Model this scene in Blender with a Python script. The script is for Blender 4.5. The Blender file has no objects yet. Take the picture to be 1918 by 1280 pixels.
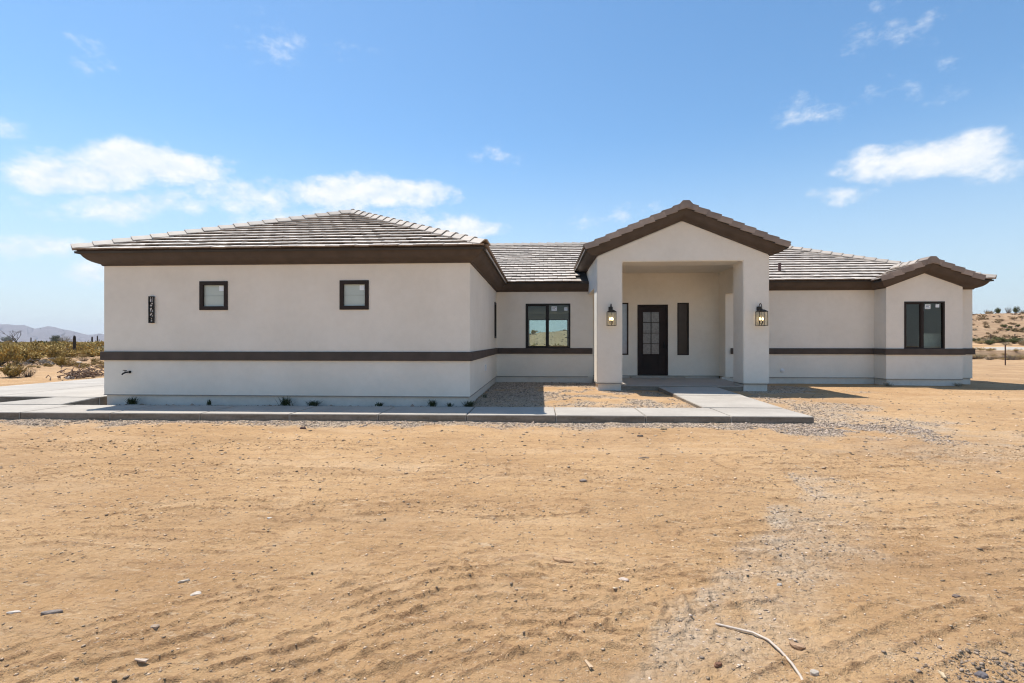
import bpy, bmesh, math, random
import numpy as np
from mathutils import Vector, Matrix

SC = bpy.context.scene
COL = SC.collection
rnd = random.Random(11)

# ------------------------------------------------------------------ camera, sky, sun, exposure
F = 950.0                       # focal length in pixels of the 1918 px wide photograph
YAW = math.radians(3.313)
ZC = 1.52                       # camera height above the dirt
cs, sn = math.cos(YAW), math.sin(YAW)
cam_d = bpy.data.cameras.new('camera')
cam = bpy.data.objects.new('camera', cam_d); COL.objects.link(cam)
cam_d.sensor_width = 36.0; cam_d.lens = F / 1918 * 36.0
cam_d.clip_start = 0.05; cam_d.clip_end = 20000
cam.location = (0, 0, ZC); cam.rotation_euler = (math.pi / 2, 0, YAW)
SC.camera = cam
SC.cycles.filter_width = 1.15

TO_SUN = Vector((-0.345, 0.255, 1.0)).normalized()
SUN_EL = math.asin(TO_SUN.z)
SUN_AZ = math.atan2(TO_SUN.x, TO_SUN.y)          # clockwise from +Y

world = bpy.data.worlds.new("World"); SC.world = world; world.use_nodes = True
SKY_S = 0.105
sun_d = bpy.data.lights.new('sun', 'SUN'); sun_d.energy = 3.5; sun_d.angle = math.radians(0.5)
sun_d.color = (1.0, 0.965, 0.90)
sun = bpy.data.objects.new('sun', sun_d); COL.objects.link(sun)
sun.location = (-20, 15, 60)
sun.rotation_euler = (-TO_SUN).to_track_quat('-Z', 'Y').to_euler()

vs = SC.view_settings
vs.view_transform = 'Standard'; vs.look = 'None'; vs.gamma = 1.0; vs.use_curve_mapping = False
vs.exposure = 0.78

def pix_dir(px, py):
    u = (px - 959) / F; v = (640 - py) / F
    return Vector((u * cs - sn, u * sn + cs, v)).normalized()

def build_sky():
    nt = world.node_tree; N = nt.nodes; L = nt.links
    bg = N['Background']
    sky = N.new('ShaderNodeTexSky'); sky.sky_type = 'NISHITA'; sky.sun_disc = False
    sky.sun_elevation = SUN_EL; sky.sun_rotation = SUN_AZ % (2 * math.pi)
    sky.air_density = 1.0; sky.dust_density = 0.25; sky.ozone_density = 1.8
    tc = N.new('ShaderNodeTexCoord')
    def mth(op, a, b=None, c=None, clamp=False):
        m = N.new('ShaderNodeMath'); m.operation = op; m.use_clamp = clamp
        for k, x in enumerate((a, b, c)):
            if x is None: continue
            if isinstance(x, (int, float)): m.inputs[k].default_value = x
            else: L.new(x, m.inputs[k])
        return m.outputs[0]
    def vec(op, a, b):
        m = N.new('ShaderNodeVectorMath'); m.operation = op
        for k, x in enumerate((a, b)):
            if isinstance(x, (tuple, Vector)): m.inputs[k].default_value = tuple(x)
            else: L.new(x, m.inputs[k])
        return m
    d0 = tc.outputs['Generated']
    def noise(scale, detail, rough, vecin):
        n = N.new('ShaderNodeTexNoise'); n.inputs['Scale'].default_value = scale
        n.inputs['Detail'].default_value = detail; n.inputs['Roughness'].default_value = rough
        L.new(vecin, n.inputs['Vector']); return n
    warp = noise(9.0, 3.0, .5, d0)
    w1 = vec('SUBTRACT', warp.outputs['Color'], (.5, .5, .5)).outputs[0]
    w2 = N.new('ShaderNodeVectorMath'); w2.operation = 'SCALE'; L.new(w1, w2.inputs[0]); w2.inputs['Scale'].default_value = .05
    d = vec('ADD', d0, w2.outputs[0]).outputs[0]
    # every cloud: centre and half size as seen from the plot, and how solid it is
    clouds = [(180, 318, 185, 42, 1.0), (320, 318, 130, 36, 1.0), (75, 330, 75, 36, .9), (215, 300, 90, 40, 1.0),
              (250, 385, 190, 34, .62), (690, 362, 165, 34, 1.0), (480, 372, 130, 32, .60), (872, 423, 75, 25, .9),
              (70, 462, 120, 20, .66), (185, 505, 60, 34, .6), (600, 415, 200, 26, .5), (760, 412, 80, 20, .6),
              (1730, 306, 185, 38, 1.0), (1800, 296, 100, 40, .95), (1640, 290, 70, 26, .8), (1515, 214, 62, 24, .50), (1568, 370, 58, 20, .56),
              (1665, 40, 78, 40, .24), (475, 72, 80, 30, .15), (165, 104, 42, 30, .15), (608, 109, 60, 18, .10),
              (1180, 402, 60, 22, .24), (938, 297, 44, 14, .10), (1100, 408, 50, 16, .16), (1720, 160, 80, 24, .08), (10, 238, 44, 20, .36),
              (-200, 380, 160, 46, .9), (2150, 340, 150, 36, .8), (2400, 200, 150, 50, .6)]
    env = None; vert = None
    for (px, py, wx, wy, s) in clouds:
        c = pix_dir(px, py)
        r = Vector((cs, sn, 0)); r = (r - c * c.dot(r)).normalized(); up = r.cross(c)
        k = (1 + ((px - 959) / F) ** 2 + ((py - 640) / F) ** 2) ** .5
        k1 = (1 + ((px - 959) / F) ** 2) ** .5; ax = wx / F / k / k1; ay = wy / F / k
        def dotc(v, off, inv):
            m = vec('DOT_PRODUCT', d, v); return mth('MULTIPLY_ADD', m.outputs['Value'], inv, -off * inv)
        a = dotc(r, 0.0, 1 / ax); b = dotc(up, 0.0, 1 / ay); e = dotc(c, 1.0, 2.2)
        q = mth('MULTIPLY_ADD', a, a, mth('MULTIPLY_ADD', b, b, mth('MULTIPLY', e, e)))
        v = mth('MULTIPLY', mth('SUBTRACT', 1.35, q), s / 1.35)
        v = mth('MAXIMUM', v, -1.0)
        bs = mth('MULTIPLY', b, 1.0)
        if env is None: env = v
        else: env = mth('SMOOTH_MAX', env, v, .15) if False else mth('MAXIMUM', env, v)
    st = N.new('ShaderNodeMapping'); st.inputs['Scale'].default_value = (1, 1, 1.7); L.new(d0, st.inputs['Vector'])
    n1 = noise(21.0, 10.0, .62, st.outputs[0])
    up2 = vec('ADD', st.outputs[0], (-.009, 0.0, .024))
    n2 = noise(21.0, 10.0, .62, up2.outputs[0])
    c = mth('MULTIPLY_ADD', mth('SUBTRACT', n1.outputs['Fac'], .5), 2.0, env)
    al = N.new('ShaderNodeMapRange'); al.interpolation_type = 'SMOOTHSTEP'
    al.inputs['From Min'].default_value = .02; al.inputs['From Max'].default_value = 1.0
    L.new(c, al.inputs['Value'])
    alpha = mth('MULTIPLY', al.outputs[0], .93)
    lit = mth('MULTIPLY_ADD', mth('SUBTRACT', n1.outputs['Fac'], n2.outputs['Fac']), 2.2, .62, clamp=True)
    mixc = N.new('ShaderNodeMix'); mixc.data_type = 'RGBA'
    L.new(lit, mixc.inputs['Factor'])
    mixc.inputs['A'].default_value = (.46 / SKY_S, .52 / SKY_S, .58 / SKY_S, 1)
    mixc.inputs['B'].default_value = (.63 / SKY_S, .63 / SKY_S, .63 / SKY_S, 1)
    sepz = N.new('ShaderNodeSeparateXYZ'); L.new(d0, sepz.inputs[0])
    # pale band of dusty air along the horizon, all the way round
    hz = N.new('ShaderNodeMapRange'); hz.interpolation_type = 'SMOOTHSTEP'
    hz.inputs['From Min'].default_value = -.02; hz.inputs['From Max'].default_value = .38
    hz.inputs['To Min'].default_value = .80; hz.inputs['To Max'].default_value = 0
    L.new(sepz.outputs['Z'], hz.inputs['Value'])
    skm = N.new('ShaderNodeMix'); skm.data_type = 'RGBA'
    L.new(hz.outputs[0], skm.inputs['Factor']); L.new(sky.outputs[0], skm.inputs['A'])
    skm.inputs['B'].default_value = (.385 / SKY_S, .45 / SKY_S, .505 / SKY_S, 1)
    hs = N.new('ShaderNodeHueSaturation'); hs.inputs['Saturation'].default_value = 1.17; hs.inputs['Hue'].default_value = .494; hs.inputs['Value'].default_value = 1.0
    L.new(skm.outputs['Result'], hs.inputs['Color'])
    fin = N.new('ShaderNodeMix'); fin.data_type = 'RGBA'
    L.new(alpha, fin.inputs['Factor']); L.new(hs.outputs[0], fin.inputs['A']); L.new(mixc.outputs['Result'], fin.inputs['B'])
    L.new(fin.outputs['Result'], bg.inputs['Color']); bg.inputs['Strength'].default_value = SKY_S
build_sky()

# ------------------------------------------------------------------ placing helpers (photograph pixel + distance -> place)
def X_at(px, Y):
    u = (px - 959) / F
    return Y * (u * cs - sn) / (cs + u * sn)
def Z_at(px, py, Y):
    X = X_at(px, Y); d = -X * sn + Y * cs
    return ZC + (640 - py) / F * d
def on_ground(px, py, z):
    k = X_at(px, 1.0)
    d = F * (ZC - z) / (py - 640)
    Y = d / (cs - k * sn)
    return k * Y, Y
def R(z):                       # heights below were measured from the camera's height
    return z + ZC

# ------------------------------------------------------------------ materials
MATS = {}
def new_mat(name):
    m = bpy.data.materials.new(name); m.use_nodes = True
    MATS[name] = m
    return m, m.node_tree.nodes, m.node_tree.links, m.node_tree.nodes['Principled BSDF']

def simple(name, col, rough=.6, var=.12, scale=6.0, bump=0.0, bscale=60.0, metal=0.0, island=0.0, objvar=0.0, spec=.5, coords='Object', emit=None):
    m, N, L, b = new_mat(name)
    b.inputs['Roughness'].default_value = rough; b.inputs['Metallic'].default_value = metal
    b.inputs['Specular IOR Level'].default_value = spec
    tc = N.new('ShaderNodeTexCoord')
    n = N.new('ShaderNodeTexNoise'); n.inputs['Scale'].default_value = scale; n.inputs['Detail'].default_value = 5
    L.new(tc.outputs[coords], n.inputs['Vector'])
    mr = N.new('ShaderNodeMapRange'); mr.inputs['From Min'].default_value = .3; mr.inputs['From Max'].default_value = .7
    mr.inputs['To Min'].default_value = 1 - var; mr.inputs['To Max'].default_value = 1 + var
    L.new(n.outputs['Fac'], mr.inputs['Value'])
    val = mr.outputs[0]
    def mul(val, src, amt):
        r = N.new('ShaderNodeMapRange'); r.inputs['To Min'].default_value = 1 - amt; r.inputs['To Max'].default_value = 1 + amt
        L.new(src, r.inputs['Value'])
        k = N.new('ShaderNodeMath'); k.operation = 'MULTIPLY'; L.new(val, k.inputs[0]); L.new(r.outputs[0], k.inputs[1]); return k.outputs[0]
    if island:
        g = N.new('ShaderNodeNewGeometry'); val = mul(val, g.outputs['Random Per Island'], island)
    if objvar:
        g = N.new('ShaderNodeObjectInfo'); val = mul(val, g.outputs['Random'], objvar)
    h = N.new('ShaderNodeVectorMath'); h.operation = 'SCALE'; h.inputs[0].default_value = col
    L.new(val, h.inputs['Scale']); L.new(h.outputs[0], b.inputs['Base Color'])
    if bump:
        n2 = N.new('ShaderNodeTexNoise'); n2.inputs['Scale'].default_value = bscale; n2.inputs['Detail'].default_value = 4
        L.new(tc.outputs[coords], n2.inputs['Vector'])
        bp = N.new('ShaderNodeBump'); bp.inputs['Strength'].default_value = bump; bp.inputs['Distance'].default_value = .01
        L.new(n2.outputs['Fac'], bp.inputs['Height']); L.new(bp.outputs[0], b.inputs['Normal'])
    if emit:
        b.inputs['Emission Color'].default_value = (*emit[0], 1); b.inputs['Emission Strength'].default_value = emit[1]
    return m

def two_tone(name, c1, c2, rough=.8, scale=3.0, scale2=40.0, bump=.3, bscale=120.0, spec=.3, stretch=(1, 1, 1), sharp=(.35, .65)):
    m, N, L, b = new_mat(name)
    b.inputs['Roughness'].default_value = rough; b.inputs['Specular IOR Level'].default_value = spec
    tc = N.new('ShaderNodeTexCoord')
    mp = N.new('ShaderNodeMapping'); mp.inputs['Scale'].default_value = stretch; L.new(tc.outputs['Object'], mp.inputs['Vector'])
    n = N.new('ShaderNodeTexNoise'); n.inputs['Scale'].default_value = scale; n.inputs['Detail'].default_value = 7; n.inputs['Roughness'].default_value = .62
    L.new(mp.outputs[0], n.inputs['Vector'])
    n3 = N.new('ShaderNodeTexNoise'); n3.inputs['Scale'].default_value = scale2; n3.inputs['Detail'].default_value = 4
    L.new(tc.outputs['Object'], n3.inputs['Vector'])
    ad = N.new('ShaderNodeMath'); ad.operation = 'MULTIPLY_ADD'; L.new(n3.outputs['Fac'], ad.inputs[0]); ad.inputs[1].default_value = .35
    sb = N.new('ShaderNodeMath'); sb.operation = 'SUBTRACT'; L.new(n.outputs['Fac'], sb.inputs[0]); sb.inputs[1].default_value = .175
    L.new(sb.outputs[0], ad.inputs[2])
    mr = N.new('ShaderNodeMapRange'); mr.inputs['From Min'].default_value = sharp[0]; mr.inputs['From Max'].default_value = sharp[1]
    L.new(ad.outputs[0], mr.inputs['Value'])
    mx = N.new('ShaderNodeMix'); mx.data_type = 'RGBA'; L.new(mr.outputs[0], mx.inputs['Factor'])
    mx.inputs['A'].default_value = (*c1, 1); mx.inputs['B'].default_value = (*c2, 1)
    L.new(mx.outputs['Result'], b.inputs['Base Color'])
    n2 = N.new('ShaderNodeTexNoise'); n2.inputs['Scale'].default_value = bscale; n2.inputs['Detail'].default_value = 5
    L.new(tc.outputs['Object'], n2.inputs['Vector'])
    bp = N.new('ShaderNodeBump'); bp.inputs['Strength'].default_value = bump; bp.inputs['Distance'].default_value = .01
    L.new(n2.outputs['Fac'], bp.inputs['Height']); L.new(bp.outputs[0], b.inputs['Normal'])
    return m

stucco = two_tone('stucco', (.745, .69, .595), (.82, .765, .67), rough=.9, scale=.9, scale2=7, bump=.6, bscale=120, spec=.25, sharp=(.3, .7))
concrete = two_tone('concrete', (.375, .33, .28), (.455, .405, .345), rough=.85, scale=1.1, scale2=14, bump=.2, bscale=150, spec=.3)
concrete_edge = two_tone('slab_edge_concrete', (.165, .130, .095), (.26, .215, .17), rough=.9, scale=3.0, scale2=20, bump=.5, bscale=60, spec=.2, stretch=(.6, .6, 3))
stem = two_tone('foundation_concrete', (.62, .57, .50), (.70, .645, .575), rough=.9, scale=1.5, scale2=12, bump=.3, bscale=90, spec=.2)
brown = simple('brown_stucco', (.086, .067, .055), rough=.85, var=.14, scale=3.5, bump=.4, bscale=140, spec=.25)
tile_m = simple('concrete_roof_tile', (.58, .50, .42), rough=.5, var=.20, scale=5, bump=.3, bscale=70, objvar=.22, spec=.5)
tile_stuff_m = simple('concrete_roof_tile_course', (.58, .50, .42), rough=.5, var=.20, scale=5, bump=.3, bscale=70, island=.22, spec=.5)
rake_m = simple('rake_tile_concrete', (.30, .235, .19), rough=.75, var=.18, scale=4, bump=.3, bscale=60, objvar=.22, spec=.4)  # darker copy of the roof tile colour, the rakes' shade painted in
butt_m = simple('raw_shaded_tile_edge', (.27, .21, .165), rough=.9, var=.2, scale=9, bump=.3, bscale=60)  # raw edges and undersides, darkened to paint in the courses' shade lines
cap_m = simple('hip_cap_concrete', (.40, .335, .275), rough=.62, var=.14, scale=5, bump=.25, bscale=60, objvar=.12, spec=.5)
felt = simple('roof_felt', (.05, .045, .04), rough=.9)
black = simple('black_aluminium', (.012, .011, .010), rough=.5, var=.1, spec=.25)
darkbrown = simple('dark_brown_paint', (.026, .017, .013), rough=.55, var=.12, spec=.25)
door_m = simple('dark_stained_door', (.018, .010, .008), rough=.5, var=.3, scale=3, bump=.15, bscale=25, spec=.22)
steel = simple('galvanised_drip_edge', (.45, .42, .40), rough=.4, metal=.6, var=.05)
white_p = simple('white_plastic', (.72, .72, .72), rough=.4, var=.03)
sticker_m = simple('white_sticker', (.75, .80, .82), rough=.5, var=.02)
ink = simple('sticker_ink', (.10, .12, .16), rough=.6, var=.02)
drywall = simple('interior_drywall', (.55, .55, .54), rough=.9, var=.03)
dim_wall = simple('interior_dark_wall', (.10, .085, .075), rough=.8, var=.1)  # dark colour paints in the dimness of the unlit bay room
tilefloor = simple('interior_floor', (.30, .29, .27), rough=.5, var=.05)
brass = simple('lantern_bronze', (.030, .022, .016), rough=.4, var=.2, metal=.4)
bulb_m = simple('lantern_bulb', (.9, .8, .6), rough=.3, var=.0, emit=((1.0, .72, .36), 5.0))
candle_m = simple('candle_sleeve', (.10, .07, .05), rough=.4, var=.05)
mount_m = two_tone('mountain_rock', (.15, .125, .125), (.21, .18, .175), rough=1, scale=.012, scale2=.2, bump=.0, spec=.05)
twig_m = simple('dry_twig', (.12, .085, .06), rough=.9, var=.3, scale=20, objvar=.3)
creo_m = simple('creosote_leaf', (.37, .255, .075), rough=.7, var=.25, scale=2.5, island=.45, objvar=.25, spec=.2)
green_m = simple('mesquite_leaf', (.10, .11, .035), rough=.7, var=.25, scale=2.0, island=.4, spec=.2)
grey_m = simple('brittle_leaf', (.27, .23, .15), rough=.8, var=.2, scale=2.0, island=.35, objvar=.2, spec=.2)
straw_m = simple('dry_grass', (.40, .29, .13), rough=.8, var=.2, scale=4.0, island=.35, spec=.2)
weed_m = simple('weed_leaf', (.050, .065, .025), rough=.6, var=.2, scale=10, island=.3, spec=.3)
cactus_m = simple('saguaro_skin', (.045, .034, .024), rough=.8, var=.3, scale=4, bump=.3, bscale=30)
rust_m = simple('rusty_steel', (.09, .05, .035), rough=.8, var=.3, scale=12)
road_m = two_tone('gravel_road', (.40, .35, .29), (.47, .42, .36), rough=.95, scale=.6, scale2=5, spec=.1)

def glass_mat(name, tint, refl_rough=.0, boost=1.0, ior=1.55):
    m = bpy.data.materials.new(name); m.use_nodes = True; N = m.node_tree.nodes; L = m.node_tree.links
    N.remove(N['Principled BSDF'])
    t = N.new('ShaderNodeBsdfTransparent'); t.inputs[0].default_value = (*tint, 1)
    g = N.new('ShaderNodeBsdfGlossy'); g.inputs['Roughness'].default_value = refl_rough; g.inputs['Color'].default_value = (boost, boost, boost, 1)
    fr = N.new('ShaderNodeFresnel'); fr.inputs['IOR'].default_value = ior
    gb = N.new('ShaderNodeNewGeometry'); iv = N.new('ShaderNodeMath'); iv.operation = 'SUBTRACT'; iv.inputs[0].default_value = 1.0; L.new(gb.outputs['Backfacing'], iv.inputs[1])
    fm = N.new('ShaderNodeMath'); fm.operation = 'MULTIPLY'; L.new(fr.outputs[0], fm.inputs[0]); L.new(iv.outputs[0], fm.inputs[1])
    mx = N.new('ShaderNodeMixShader')
    L.new(fm.outputs[0], mx.inputs[0]); L.new(t.outputs[0], mx.inputs[1]); L.new(g.outputs[0], mx.inputs[2])
    L.new(mx.outputs[0], N['Material Output'].inputs[0])
    MATS[name] = m
    return m
glass = glass_mat('window_glass', (.80, .86, .84))
lglass = glass_mat('lantern_glass', (.985, .97, .93), ior=1.25)

def frosted(name, c1, c2, scale, rough, z0=None):
    m = two_tone(name, c1, c2, rough=rough, scale=scale, scale2=60, bump=.25, bscale=30, spec=.5)
    return m
garage_glass = simple('blinded_garage_glass', (.47, .52, .47), rough=.12, var=.05, scale=2.0, spec=.5)
door_glass = frosted('rain_glass', (.13, .13, .13), (.20, .20, .20), 14, .14)
side_glass = simple('sidelight_glass', (.012, .012, .014), rough=.05, var=.05, spec=.8)

# ------------------------------------------------------------------ mesh helpers
class MB:
    def __init__(s): s.v = []; s.f = []; s.m = []
    def add(s, vs_, fs_, mi=0):
        o = len(s.v); s.v += [tuple(p) for p in vs_]
        for f in fs_: s.f.append(tuple(i + o for i in f)); s.m.append(mi)
        return s
    def box(s, x0, x1, y0, y1, z0, z1, mi=0):
        return s.add([(x0, y0, z0), (x1, y0, z0), (x1, y1, z0), (x0, y1, z0), (x0, y0, z1), (x1, y0, z1), (x1, y1, z1), (x0, y1, z1)],
                     [(0, 3, 2, 1), (4, 5, 6, 7), (0, 1, 5, 4), (1, 2, 6, 5), (2, 3, 7, 6), (3, 0, 4, 7)], mi)
    def tube(s, pts, rad, n=6, mi=0, cap=True):
        pts = [Vector(p) for p in pts]; rr = rad if isinstance(rad, (list, tuple)) else [rad] * len(pts)
        rings = []
        for i, p in enumerate(pts):
            t = (pts[min(i + 1, len(pts) - 1)] - pts[max(i - 1, 0)]).normalized()
            a = t.cross(Vector((0, 0, 1)))
            if a.length < .05: a = t.cross(Vector((1, 0, 0)))
            a.normalize(); b = t.cross(a)
            rings.append([p + (a * math.cos(2 * math.pi * k / n) + b * math.sin(2 * math.pi * k / n)) * rr[i] for k in range(n)])
        o = len(s.v)
        for r_ in rings: s.v += [tuple(q) for q in r_]
        for i in range(len(pts) - 1):
            for k in range(n):
                s.f.append((o + i * n + k, o + i * n + (k + 1) % n, o + (i + 1) * n + (k + 1) % n, o + (i + 1) * n + k)); s.m.append(mi)
        if cap:
            s.f.append(tuple(o + k for k in range(n))[::-1]); s.m.append(mi)
            e = o + (len(pts) - 1) * n
            s.f.append(tuple(e + k for k in range(n))); s.m.append(mi)
        return s
    def lathe(s, c, prof, n=16, axis='z', mi=0):
        o = len(s.v)
        for (r, h) in prof:
            for k in range(n):
                a = 2 * math.pi * k / n
                if axis == 'z': s.v.append((c[0] + r * math.cos(a), c[1] + r * math.sin(a), c[2] + h))
                elif axis == 'y': s.v.append((c[0] + r * math.cos(a), c[1] + h, c[2] + r * math.sin(a)))
                else: s.v.append((c[0] + h, c[1] + r * math.cos(a), c[2] + r * math.sin(a)))
        for i in range(len(prof) - 1):
            for k in range(n):
                s.f.append((o + i * n + k, o + i * n + (k + 1) % n, o + (i + 1) * n + (k + 1) % n, o + (i + 1) * n + k)); s.m.append(mi)
        s.f.append(tuple(o + k for k in range(n))[::-1]); s.m.append(mi)
        e = o + (len(prof) - 1) * n; s.f.append(tuple(e + k for k in range(n))); s.m.append(mi)
        return s
    def mesh(s, name, mat, smooth=False, bevel=0, fix=True):
        me = bpy.data.meshes.new(name); me.from_pydata(s.v, [], s.f)
        for mm in (mat if isinstance(mat, (list, tuple)) else [mat]): me.materials.append(mm)
        if any(s.m): me.polygons.foreach_set('material_index', s.m)
        if fix or bevel:
            bm = bmesh.new(); bm.from_mesh(me)
            if fix: bmesh.ops.recalc_face_normals(bm, faces=bm.faces)
            if bevel:
                ed = [e for e in bm.edges if len(e.link_faces) == 2 and e.calc_face_angle(0) > .5]
                bmesh.ops.bevel(bm, geom=ed, offset=bevel, segments=2, affect='EDGES', clamp_overlap=True)
            bm.to_mesh(me); bm.free()
        if smooth:
            me.polygons.foreach_set('use_smooth', [True] * len(me.polygons))
        me.update(); return me
    def build(s, name, mat, parent=None, **k):
        return link(name, s.mesh(name, mat, **k), parent)

def world_loc(o):
    v = Vector((0, 0, 0))
    while o is not None: v += o.location; o = o.parent
    return v
def link(name, me, parent=None, loc=None):
    """links one mesh object; meshes of fixed things are made in place, so the parent's place is taken off again"""
    o = bpy.data.objects.new(name, me); COL.objects.link(o)
    if parent is not None:
        o.parent = parent
        o.location = -world_loc(parent) if loc is None else loc
    elif loc is not None: o.location = loc
    return o
def tag(o, label=None, cat=None, group=None, kind=None):
    if label: o['label'] = label
    if cat: o['category'] = cat
    if group: o['group'] = group
    if kind: o['kind'] = kind
    return o
def empty(name, loc, label=None, cat=None, group=None):
    o = bpy.data.objects.new(name, None); COL.objects.link(o); o.location = loc; o.empty_display_size = .3
    return tag(o, label, cat, group)

def np_mesh(name, V, Fc, mat, smooth=False, attr=None):
    """big meshes from arrays; Fc is an (n, k) array of equal sized faces"""
    me = bpy.data.meshes.new(name); n, k = Fc.shape
    me.vertices.add(len(V)); me.vertices.foreach_set('co', np.asarray(V, np.float32).ravel())
    me.loops.add(n * k); me.loops.foreach_set('vertex_index', Fc.astype(np.int32).ravel())
    me.polygons.add(n); me.polygons.foreach_set('loop_start', np.arange(0, n * k, k, dtype=np.int32))
    me.polygons.foreach_set('loop_total', np.full(n, k, np.int32))
    if smooth: me.polygons.foreach_set('use_smooth', np.ones(n, bool))
    for m_ in (mat if isinstance(mat, (list, tuple)) else [mat]): me.materials.append(m_)
    if attr is not None:
        for an, av in attr.items():
            a = me.attributes.new(an, 'FLOAT', 'POINT'); a.data.foreach_set('value', np.asarray(av, np.float32))
    me.update(calc_edges=True); me.validate(); return me

# ------------------------------------------------------------------ terrain
def _hash(a, b, s):
    h = (a.astype(np.int64) * 374761393 + b.astype(np.int64) * 668265263 + s * 1442695041) & 0xffffffff
    h = ((h ^ (h >> 13)) * 1274126177) & 0xffffffff
    return ((h ^ (h >> 16)) & 0xffff) / 65535.0
def vnoise(x, y, s=0):
    xi = np.floor(x); yi = np.floor(y); fx = x - xi; fy = y - yi
    fx = fx * fx * (3 - 2 * fx); fy = fy * fy * (3 - 2 * fy)
    a = _hash(xi, yi, s); b = _hash(xi + 1, yi, s); c = _hash(xi, yi + 1, s); d = _hash(xi + 1, yi + 1, s)
    return (a * (1 - fx) + b * fx) * (1 - fy) + (c * (1 - fx) + d * fx) * fy - .5
def fbm(x, y, s=0, o=4):
    r = 0; a = 1.0
    for k in range(o):
        r = r + a * vnoise(x * 2 ** k + 17.3 * k, y * 2 ** k - 9.1 * k, s + k); a *= .5
    return r
def sstep(a, b, x):
    t = np.clip((x - a) / (b - a), 0, 1); return t * t * (3 - 2 * t)

SW_N, SW_F = 9.45, 10.66                  # front walk, near and far edge
def walk_near(x): return 9.50 + .020 * (np.minimum(x, 5) - 0)     # it runs very slightly askew
def path_dist(x, y, pts):
    best = np.full(np.shape(x), 1e9); pts = np.array(pts, float)
    for (a, b) in zip(pts[:-1], pts[1:]):
        ab = b - a; t = np.clip(((x - a[0]) * ab[0] + (y - a[1]) * ab[1]) / (ab @ ab), 0, 1)
        best = np.minimum(best, np.hypot(x - a[0] - t * ab[0], y - a[1] - t * ab[1]))
    return best
def path_signed(x, y, pts):
    best = np.full(np.shape(x), 1e9); sg = np.full(np.shape(x), 1e9); pts = np.array(pts, float)
    for (a, b) in zip(pts[:-1], pts[1:]):
        ab = b - a; L2 = ab @ ab; t = np.clip(((x - a[0]) * ab[0] + (y - a[1]) * ab[1]) / L2, 0, 1)
        d = np.hypot(x - a[0] - t * ab[0], y - a[1] - t * ab[1]); c = (ab[0] * (y - a[1]) - ab[1] * (x - a[0])) / L2 ** .5
        k = d < best; sg = np.where(k, np.sign(c) * d, sg); best = np.where(k, d, best)
    return best, sg
GP = [on_ground(px, py, 0.0) for px, py in ((1180, 1275), (1260, 1190), (1330, 1120), (1410, 1050), (1470, 980), (1500, 930), (1480, 895))]
RUTS = [([on_ground(px, py, 0.0) for px, py in pts], w, p, a) for pts, w, p, a in (
    (((120, 1340), (400, 1255), (650, 1182), (840, 1132), (1000, 1122), (1150, 1138)), .70, .135, .030),
    (((-200, 1300), (100, 1205), (330, 1140), (470, 1105), (620, 1085)), .26, .13, .020),
    (((800, 1300), (960, 1235), (1100, 1190), (1250, 1130), (1400, 1110)), .30, .15, .020),
    (((900, 1060), (1060, 1095), (1180, 1090), (1330, 1075), (1480, 1075)), .30, .12, .016),
    (((1400, 1340), (1600, 1250), (1760, 1190), (1950, 1130)), .36, .15, .022),
    (((1320, 1000), (1560, 985), (1750, 990), (2000, 960)), .55, .20, .022),
    (((1420, 870), (1640, 865), (1800, 850), (2000, 855)), .75, .27, .024),
    (((1500, 1060), (1750, 1058), (1960, 1045)), .45, .18, .018),
    (((560, 960), (760, 945), (900, 955), (1050, 950)), .50, .22, .018),
    (((200, 960), (380, 945), (500, 950), (700, 965)), .50, .20, .020),
    (((-60, 905), (150, 880), (380, 880), (640, 890), (950, 880)), .70, .28, .022),
    (((-60, 1010), (200, 1000), (470, 1015)), .45, .18, .016),
    (((950, 880), (1200, 900), (1450, 920), (1650, 905)), .65, .26, .020),
    (((-60, 830), (200, 838), (420, 830), (700, 838)), .60, .30, .020))]
def gravel_mask(x, y):
    n = fbm(x * 1.3, y * 1.3, 40, 4)
    n2 = fbm(x * 5, y * 5, 47, 3)
    wn = walk_near(x)
    strip = (x < 5.6) * sstep(.95, .15, (wn - y) + n * .55) * (y < wn + .1)
    fan = sstep(1.25, .25, np.hypot((x - 4.7) / 1.0, (y - 8.85) / .70) + n * .9)
    right = sstep(1.5, .4, np.hypot((x - 6.0) / 1.5, (y - 10.6) / 2.4) + n * 1.1)
    right2 = (x > 5.0) * sstep(.7, .2, np.hypot((x - 7.0) / 2.6, (y - 15.3) / 2.4) + n * .8)
    yard = (x > -1.62) * (x < 3.6) * (y > walk_near(x) + 1.1) * (y < 17.7) * np.clip(.33 + n * 1.2 + .75 * sstep(.3, -.5, x) + .6 * sstep(15.4, 16.2, y), 0, 1)  # gravel tone strongest under the wing's cast shadow, its greyer look painted in
    base = (x > -10.5) * (x < -1.5) * (y > 10.5) * (y < 11.2) * .9
    side = (x < -9.9) * (x > -13) * (y > 10.2) * (y < 11.0) * .9
    _, sg = path_signed(x, y, GP); sg = sg + .30 * n
    path = np.where(sg > 0, sstep(.16, .0, sg), sstep(1.05, .0, -sg + n * .7)) * .50 * (path_dist(x, y, GP) < 1.3) * sstep(-.65, .0, fbm(x * 2.1, y * 2.1, 87, 3))
    far_right = (x > 3) * (y < 9) * np.clip(fbm(x * .55, y * .55, 71, 4) * 1.5 - .25, 0, .35)
    g = np.maximum.reduce([strip * .9, fan, right * .6, right2 * .75, yard, base, side, path, far_right])
    return np.clip(g * (1 + n2 * .8), 0, 1)

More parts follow.
